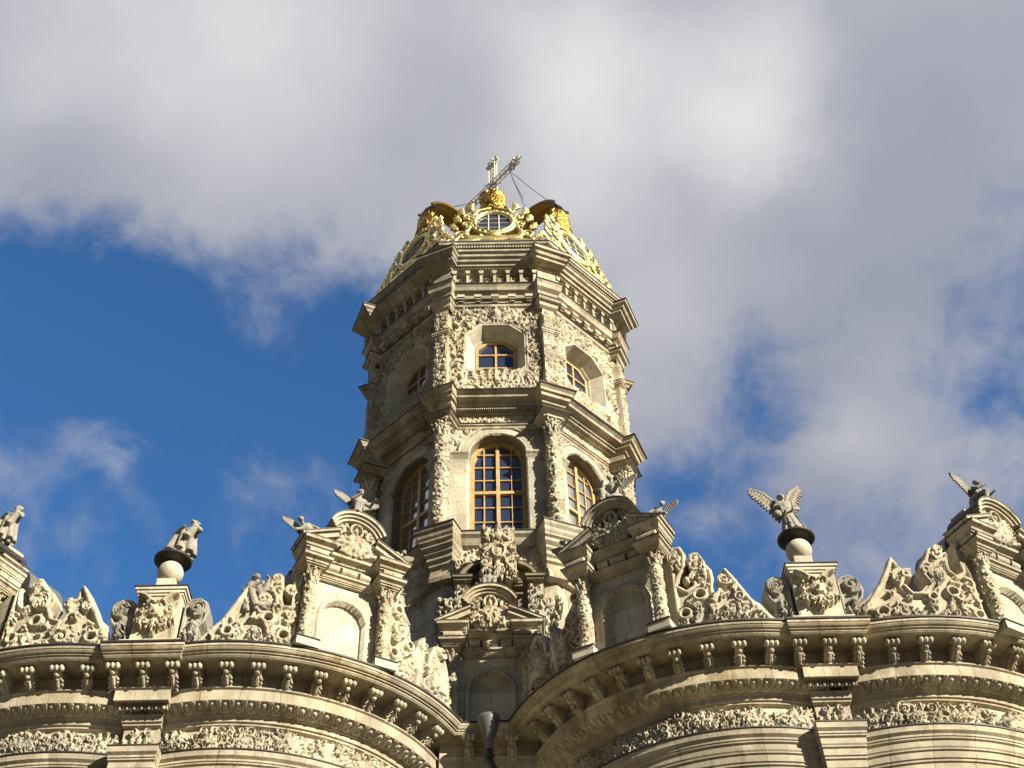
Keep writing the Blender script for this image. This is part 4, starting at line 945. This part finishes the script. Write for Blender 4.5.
# ------------------------------------------------------------------ pedestals with mask, ball and disc
def pedestal(cx, yf, shift, label):
    e = PE('parapet_pedestal', (cx, 0, 0), 0, label); y0 = yf
    m = MB(); m.box((0, y0+.42, 11.10), (.86, .80, .14)); m.box((0, y0+.44, 11.57), (.63, .68, .84))
    for z, w_, d_ in ((12.00, .66, .74), (12.04, .70, .78), (12.09, .75, .82)): m.box((0, y0+.44, z), (w_, d_, .045))
    m.box((shift, y0+.42, 12.30), (.27, .27, .34))
    link('pedestal_body', m.mesh('pedestal_body'), 'plaster', e)
    link('pedestal_flashing', MB().box((0, y0+.44, 12.122), (.78, .85, .016)).mesh('pedestal_flashing'), 'lead', e)
    m = MB(); m.ball((shift, y0+.42, 12.665), .195, 28, 18); link('stone_ball', m.mesh('stone_ball', True), 'plaster', e)
    m = MB().lathe([(.10, 12.83), (.14, 12.86), (.25, 12.875), (.285, 12.89), (.285, 12.92), (.26, 12.935), (.10, 12.945)], 28, (shift, y0+.42, 0)); link('dark_disc', m.mesh('dark_disc', True), 'lead', e)
    p = Plate(-.30, .30, 11.22, 12.0, .011, solid=True)   # horned mask with beard of leaves
    p.blob(0, 11.66, .15, .14, ry=.2); p.blob(0, 11.62, .035, .2, ry=.06)
    for s in (-1, 1):
        p.blob(s*.07, 11.72, .03, .17); p.stroke([(s*.02, 11.77), (s*.08, 11.80), (s*.13, 11.76)], .022, .18, solid=False)
        p.spiral(s*.19, 11.68, .08, 1.2, 1.5, s, .028, .12); p.stroke([(s*.10, 11.84), (s*.18, 11.92), (s*.28, 11.95)], [.05, .045, .02], .14, solid=False)
        for q in range(4): p.leaf(s*(.03+.04*q), 11.56, -1.57+s*(.2+.25*q), .22-.02*q, .06, .13, s*.5, 3, solid=False)
        p.spiral(s*.13, 11.45, .07, 1.2, 4, s, .025, .12)
    p.stroke([(-.06, 11.55), (0, 11.535), (.06, 11.55)], .022, .17, solid=False); p.leaf(0, 11.52, -1.57, .24, .08, .15, 0)
    link('grotesque_mask', p.mesh('grotesque_mask', flat(-(y0+.093)), .03), 'carved', e)
    for s in (-1, 1):      # scrolled volutes either side
        p = Plate(min(s*.34, s*.74), max(s*.34, s*.74), 11.06, 12.06, .012)
        p.poly([(s*.34, 11.06), (s*.34, 11.9), (s*.42, 11.99), (s*.56, 12.02), (s*.68, 11.93), (s*.72, 11.76), (s*.68, 11.60), (s*.60, 11.50), (s*.62, 11.35), (s*.58, 11.06)], .0)
        p.rim(.05, .04); p.spiral(s*.54, 11.82, .13, 1.7, -1.6, s, .04, .10); p.leaf(s*.52, 11.60, -1.57, .3, .09, .12, s*.3, 4); p.leaf(s*.42, 11.45, -1.4, .3, .07, .1, s*.3, 3)
        p.blob(s*.54, 11.5, .05, .12); p.blob(s*.5, 11.35, .05, .1)
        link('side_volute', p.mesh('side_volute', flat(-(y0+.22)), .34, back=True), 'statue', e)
pedestal(-4.93, 14.90-25, -.04, 'pedestal with mask under the left ball'); pedestal(4.53, 14.66-25, -.02, 'pedestal with mask under the right ball')

# ------------------------------------------------------------------ aedicule on the tower drum behind the valley gable
ay = -3.55; e = PE('drum_aedicule', (-.02, ay, 0), 0, 'carved aedicule with cartouche under the tower window')
m = MB(); m.box((0, .35, 16.2), (1.90, .5, 2.6)); 
for s in (-1, 1):
    x = s*.76; m.box((x, .02, 17.30), (.36, .40, .05)); m.box((x, 0, 17.35), (.42, .46, .05)); m.box((x, 0, 15.35), (.34, .4, .25))
m.box((0, .05, 17.18), (.98, .28, .05)); m.box((0, .03, 17.23), (.98, .32, .05)); m.box((0, .06, 17.02), (1.0, .16, .04))
t = np.linspace(.15, math.pi-.15, 20)
po = [(.82*math.cos(a), 17.40+.50*math.sin(a)) for a in t] + [(.74*math.cos(a), 17.40+.42*math.sin(a)) for a in t[::-1]]; m.prism(po, -.12, .25, 'y')
po = [(.70*math.cos(a), 17.38+.38*math.sin(a)) for a in t]; m.prism(po, .06, .3, 'y')
po = [(.56*math.cos(a), 16.10+.66*math.sin(a)) for a in t] + [(.46*math.cos(a), 16.10+.54*math.sin(a)) for a in t[::-1]]; m.prism(po, .0, .2, 'y')
link('aedicule_frame', m.mesh('aedicule_frame'), 'cornice', e)
m = MB(); po = [(.84*math.cos(a), 17.40+.515*math.sin(a)) for a in t] + [(.825*math.cos(a), 17.40+.505*math.sin(a)) for a in t[::-1]]; m.prism(po, -.13, .3, 'y')
for s in (-1, 1): m.box((s*.76, 0, 17.382), (.44, .48, .014))
m.box((0, .03, 17.262), (.9, .34, .012)); link('aedicule_flashing', m.mesh('aedicule_flashing'), 'lead', e)
p = Plate(-.16, .16, 15.5, 17.28, .013, solid=True); p.foliage(81, 60, .11, .10, (-.14, .14, 15.55, 17.2)); tm = p.mesh('carved_pilaster', flat(.02), .2)
for s in (-1, 1): link('carved_pilaster', tm, 'carved', e, (s*.76, 0, 0))
p = Plate(-.46, .46, 17.1, 18.72, .013)   # crowned cartouche
p.blob(0, 17.98, .22, .06, ry=.30); p.stroke(np.c_[.135*np.cos(np.linspace(0, 6.3, 24)), 17.93+.17*np.sin(np.linspace(0, 6.3, 24))], .035, .13); p.blob(0, 17.93, .10, .10, ry=.14)
for s in (-1, 1):
    p.spiral(s*.28, 17.62, .13, 1.5, 1.5, s, .04, .13); p.spiral(s*.27, 18.05, .11, 1.4, 3, -s, .04, .13); p.leaf(s*.2, 18.2, 1.57-s*.2, .35, .13, .12, s*.5); p.leaf(s*.18, 17.6, -1.57+s*.5, .3, .1, .12, s*.6)
    p.blob(s*.12, 18.32, .07, .14); p.spiral(s*.13, 18.45, .09, 1.2, 0, s, .03, .12)
p.blob(0, 18.35, .14, .14); p.leaf(0, 18.4, 1.57, .32, .1, .15, 0); p.blob(0, 18.66, .045, .12); p.leaf(0, 17.62, -1.57, .34, .15, .12, 0, 4)
p.foliage(83, 60, .10, .10, (-.34, .34, 17.2, 18.6), solid=True)
link('cartouche', p.mesh('cartouche', flat(.24), .18, back=True), 'carved', e)
for s in (-1, 1):
    p = Plate(min(s*.80, s*1.34), max(s*.80, s*1.34), 15.2, 17.1, .014)
    p.poly([(s*.80, 15.2), (s*.80, 16.9), (s*1.0, 17.0), (s*1.14, 16.85), (s*1.12, 16.6), (s*1.0, 16.4), (s*1.02, 16.1), (s*1.2, 15.95), (s*1.3, 15.7), (s*1.25, 15.4), (s*1.05, 15.2)], 0)
    p.foliage(90, 60, .10, .08, (min(s*.82, s*1.25), max(s*.82, s*1.25), 15.25, 16.95), solid=True); p.spiral(s*1.0, 16.8, .12, 1.4, -1.5, s, .04, .12); p.spiral(s*1.08, 15.6, .2, 1.6, 1.5, -s, .05, .13)
    link('side_scroll', p.mesh('side_scroll', flat(-.05), .3, back=True), 'carved', e)

# ------------------------------------------------------------------ rain pipe in the valley
e = PE('rain_pipe', (-.2, 16.74-25, 0), label='grey funnel and rain pipe in the valley')
m = MB().lathe([(.06, 10.42), (.06, 10.58), (.10, 10.64), (.15, 10.84), (.17, 10.90), (.17, 10.96), (.12, 10.97)], 18); link('pipe_funnel', m.mesh('pipe_funnel', True), 'roof', e)
m = MB().tube([(0, 0, 10.45), (.0, 0, 10.25), (.10, .02, 10.05), (.22, .06, 9.75), (.40, .2, 9.1), (.42, .5, 8.3), (.42, .5, -1.5)], .055, 10); m.tube([(0, 0, 10.30), (0, 0, 10.34)], .07, 12); link('pipe', m.mesh('pipe', True), 'iron', e)

# ------------------------------------------------------------------ statues
def voxel(mb, size, name):
    me = mb.mesh('tmp'); o = bpy.data.objects.new('tmp', me); COL.objects.link(o)
    md = o.modifiers.new('r', 'REMESH'); md.mode = 'VOXEL'; md.voxel_size = size
    s2 = o.modifiers.new('s', 'SMOOTH'); s2.iterations = 1; s2.factor = .35
    dg = bpy.context.evaluated_depsgraph_get(); out = bpy.data.meshes.new_from_object(o.evaluated_get(dg)); out.name = name
    bpy.data.objects.remove(o); 
    for p in out.polygons: p.use_smooth = True
    return out
def body_mesh(kind, seed=1):
    """one continuous draped figure 1 m tall, feet at the origin, facing -y"""
    rg = random.Random(seed); m = MB(); lean = {'stand': 0, 'lean': .16, 'kneel': .05, 'sit': 0, 'recline': 0}[kind]
    def cap(a, b, ra, rb):
        m.tube([a, b], [ra, rb], 10); m.ball(a, ra, 10, 7); m.ball(b, rb, 10, 7)
    if kind in ('stand', 'lean'):
        hip = Vector((lean*.5, 0, .50)); chest = Vector((lean*.9, 0, .70)); neck = Vector((lean*1.1, -.01, .82)); head = Vector((lean*1.15, -.02, .91))
        for k in range(11):     # robe folds falling to the feet
            a = 2*math.pi*k/11+.2; r = .17+.06*rg.random()
            m.tube([hip+Vector((.07*math.cos(a), .06*math.sin(a), .06)), hip*.6+Vector((.11*math.cos(a+.1), .10*math.sin(a+.1), .02)), Vector((r*math.cos(a+.2), r*.85*math.sin(a+.2), .02))], [.028, .032, .036], 7)
        m.lathe([(.14, 0), (.13, .2), (.11, .4), (.10, .52)], 14); cap(Vector((-.06, -.10, .02)), Vector((-.06, -.18, .015)), .035, .025); cap(Vector((.07, -.10, .02)), Vector((.08, -.17, .015)), .035, .025)
    elif kind == 'kneel':
        hip = Vector((0, .05, .30)); chest = Vector((.02, -.02, .54)); neck = Vector((.02, -.05, .68)); head = Vector((.02, -.08, .78))
        cap(hip+Vector((-.07, 0, 0)), Vector((-.09, -.24, .30)), .09, .065); cap(Vector((-.09, -.24, .30)), Vector((-.09, -.20, .04)), .06, .045); cap(Vector((-.09, -.20, .03)), Vector((-.09, -.30, .03)), .035, .03)
        cap(hip+Vector((.08, 0, 0)), Vector((.10, -.14, .08)), .09, .065); cap(Vector((.10, -.14, .07)), Vector((.10, .20, .05)), .06, .04)
        for k in range(6): m.tube([hip+Vector((.1*math.cos(k), .08*math.sin(k), .05)), Vector((.16*math.cos(k), .14*math.sin(k)+.03, .02))], [.05, .05], 6)
    elif kind == 'sit':
        hip = Vector((0, .05, .10)); chest = Vector((0, 0, .36)); neck = Vector((0, -.02, .50)); head = Vector((0, -.05, .60))
        for s in (-1, 1): cap(hip+Vector((s*.07, 0, 0)), Vector((s*.11, -.26, .12)), .085, .06); cap(Vector((s*.11, -.26, .12)), Vector((s*.10, -.28, -.14)), .055, .035)
    else:
        hip = Vector((.10, .02, .10)); chest = Vector((-.14, 0, .26)); neck = Vector((-.24, -.02, .38)); head = Vector((-.29, -.04, .46))
        cap(hip, Vector((.34, -.08, .20)), .09, .06); cap(Vector((.34, -.08, .20)), Vector((.54, -.04, .05)), .055, .035); cap(hip+Vector((0, .05, 0)), Vector((.36, .03, .09)), .09, .06); cap(Vector((.36, .03, .09)), Vector((.60, .02, .04)), .055, .03)
    cap(hip, chest, .10, .10); sh = (neck-chest).normalized(); side = Vector((1, 0, 0)) if kind != 'recline' else Vector((.55, 0, .83))
    cap(chest+side*-.09+sh*.05, chest+side*.09+sh*.05, .065, .065); cap(chest, neck, .05, .035); cap(neck, head, .032, .04)
    m.ball(head, (.055, .062, .072), 12, 9); m.ball(head+Vector((0, -.06, -.005)), (.012, .02, .018), 6, 5); m.ball(head+Vector((0, -.045, -.045)), (.03, .025, .02), 6, 5)
    for k in range(9): a = k*.7; m.ball(head+Vector((.045*math.cos(a), .03+.02*math.sin(a), .03+.02*math.sin(a*2))), .028, 6, 5)   # curls
    arms = {'stand': [(-1, (-.20, -.06, -.06), (-.19, -.20, -.14)), (1, (.20, -.04, -.10), (.06, -.16, -.18))], 'lean': [(-1, (-.17, -.10, -.13), (-.02, -.19, -.06)), (1, (.19, -.09, -.10), (.10, -.20, .05))],
            'kneel': [(-1, (-.17, -.12, -.08), (-.06, -.24, 0)), (1, (.18, -.08, -.1), (.2, -.24, -.04))], 'sit': [(-1, (-.2, -.04, -.1), (-.2, -.2, -.16)), (1, (.18, 0, .12), (.16, -.04, .3))],
            'recline': [(-1, (-.20, -.04, -.12), (-.24, -.12, -.22)), (1, (.16, -.10, .02), (.30, -.12, -.02))]}[kind]
    for s, el, ha in arms:
        S = chest+side*(s*.11)+sh*.05; E = chest+Vector(el); Hh = chest+Vector(ha); cap(S, E, .042, .034); cap(E, Hh, .036, .022); m.ball(Hh, (.026, .028, .022), 8, 6)
        for f in range(4): m.tube([Hh, Hh+(Hh-E).normalized()*.045+Vector(((f-1.5)*.010, 0, -.006))], [.008, .006], 5)
    for k in range(5): m.tube([chest+Vector((.09*math.cos(k*1.3), -.05, .08)), hip+Vector((.09*math.cos(k*1.1+1), -.075, .0))], [.02, .028], 5)    # sash folds
    if kind == 'lean':      # carries a small child on its arm
        m.ball((.26, -.14, .66), (.055, .055, .06), 10, 8); cap(Vector((.24, -.13, .60)), Vector((.17, -.12, .44)), .06, .075); cap(Vector((.17, -.14, .46)), Vector((.22, -.22, .36)), .04, .03)
        for k in range(8): m.tube([hip+Vector((.12*math.cos(k*.8), .10*math.sin(k*.8), .16)), Vector((.20*math.cos(k*.8+.3)+.04, .17*math.sin(k*.8+.3), .10))], [.045, .06], 7)
    return m, (chest, sh)
def wing_mesh(s, up=.75, ln=.62, name='wing'):
    p = Plate(min(0, s*ln)-.05, max(0, s*ln)+.05, -.35, .80, .0065)
    lead = [(0, .0), (s*ln*.25, up*.42), (s*ln*.55, up*.72), (s*ln*.98, up*.92)]
    L_ = np.array(lead)
    for k in range(13):
        t = k/12*(len(lead)-1); i = min(int(t), len(lead)-2); a = L_[i]+(L_[i+1]-L_[i])*(t-i)
        ang = (-1.45+.95*k/12); l_ = .36-.012*k; d = np.array([s*math.cos(ang)*l_, math.sin(ang)*l_])
        if k > 9: d = d*.8
        p.stroke([a, a+d*.5, a+d], [.05, .052, .026], .022)
        p.stroke([a, a+d*.45], [.04, .03], .036)
    p.stroke(lead, [.06, .055, .045, .015], .045)
    def mp(u, v, d): return np.c_[u, .05+.10*np.abs(u)**1.2-d, v]
    return p.mesh(name, mp, .035, back=True)
WR, WL = wing_mesh(1), wing_mesh(-1)
BODY = {}
def statue(kind, loc, h, rz, label, wings=False, seed=1, extra=None, group=None, wing_rot=0, tilt=0, wscale=1.0, name='stone_angel', fat=1.2):
    if (kind, seed) not in BODY:
        m, anc = body_mesh(kind, seed); BODY[(kind, seed)] = (voxel(m, .014, 'body'), anc)
    me, (chest, sh) = BODY[(kind, seed)]
    e = empty(name, label, 'statue', loc, rz, group); e.scale = (h*fat, h*fat, h); e.rotation_euler = (0, tilt, rz)
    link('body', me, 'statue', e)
    if wings:
        for wm_, s in ((WR, 1), (WL, -1)):
            o = link('wing', wm_, 'statue', e, (chest.x+s*.05, chest.y+.06, chest.z)); o.rotation_euler = (0, s*wing_rot, 0); o.scale = (wscale,)*3
    return e
def W(cx, cy, az, r, u, out): # world position from lobe centre: along-wall offset u and outward distance
    a = R_(az); return (CX+cx+(r+out)*math.sin(a)+u*math.cos(a), CY+cy-(r+out)*math.cos(a)+u*math.sin(a))
s1 = statue('stand', (4.51, 14.66+.42, 12.93), .90, R_(4), 'winged stone angel standing on a dark disc above the right ball, both wings raised', True, 1, tilt=R_(-6), wscale=.72, wing_rot=R_(-10), fat=1.05)
m = MB().tube([(.06, -.20, .62), (.02, -.24, .3), (.16, -.2, .0)], .013, 5).ball((-.22, -.16, .42), (.07, .05, .07), 10, 7); link('staff_and_scroll', m.mesh('staff_and_scroll', True), 'statue', s1)
statue('lean', (-4.95, 14.90+.42, 12.93), .74, R_(-12), 'wingless robed stone figure leaning on the dark disc above the left ball', False, 2, tilt=R_(2), fat=1.5, name='robed_stone_figure')
h_ = 11.04+2.66
x, y = W(-3.90, -6.6, 28.5, GR, .02, .12); statue('kneel', (x, y, h_), .78, R_(30), 'small winged angel crouching on top of the sunlit gable left of the tower windows', True, 3, wing_rot=R_(14), wscale=.46)
x, y = W(3.49, -6.85, -30, GR, .02, .12); statue('kneel', (x, y, h_), .78, R_(-30), 'small winged angel crouching on top of the shaded gable by the right tower window', True, 3, wing_rot=R_(14), wscale=.46)
x, y = W(5.86, -6.85, 30.5, GR, -.02, .12); statue('kneel', (x, y, h_-.16), .70, R_(38), 'winged angel at the right edge seen from the side on the outer gable', True, 3, wscale=.62, wing_rot=R_(8))
x, y = W(-6.10, -6.6, -33, GR, .16, .12); statue('lean', (x, y, h_-.30), .80, R_(-10), 'robed figure with weathered head on the gable at the left edge', False, 2, name='robed_stone_figure')
for c, az, s, lab, wr in (((-3.90, -6.6), 28.5, -1, 'reclining winged angel on the left slope of the sunlit gable against blue sky', True), ((-3.90, -6.6), 28.5, 1, 'reclining winged angel on the right slope of the sunlit gable before the shaded tower window', True),
                          ((3.49, -6.85), -30, 1, 'reclining winged angel on the right slope of the shaded gable against blue sky', True), ((3.49, -6.85), -30, -1, 'reclining winged angel on the left slope of the shaded gable before the tower ledge', True)):
    x, y = W(*c, az, GR, s*.66, .16)
    o = statue('recline', (x, y, 11.04+2.02), .66, R_(az), lab, wr, 4, group='reclining angels on the gable slopes', wing_rot=R_(15), wscale=.52)
    if s > 0: o.scale = (-.66, .66, .66)
a = 2.68/PR; statue('stand', (CX-3.90+(PR-.13)*math.sin(a), CY-6.6-(PR-.13)*math.cos(a), 12.2), .80, R_(70), 'small robed figure standing on the scrolls right of the sunlit gable', False, 5, name='robed_stone_figure')
a = .37/PR; statue('lean', (CX-3.90+(PR-.12)*math.sin(a), CY-6.6-(PR-.12)*math.cos(a), 11.72), .72, R_(30), 'draped stone figure leaning back on the scroll parapet between left ball and sunlit gable', False, 8, tilt=R_(-24), name='draped_stone_figure', fat=1.5)
statue('sit', (-.18, 17.36+.02-.10, h_+.08), .66, 0, 'small child figure with raised arm sitting on the hood of the shaded valley gable', False, 7, name='stone_child_figure')
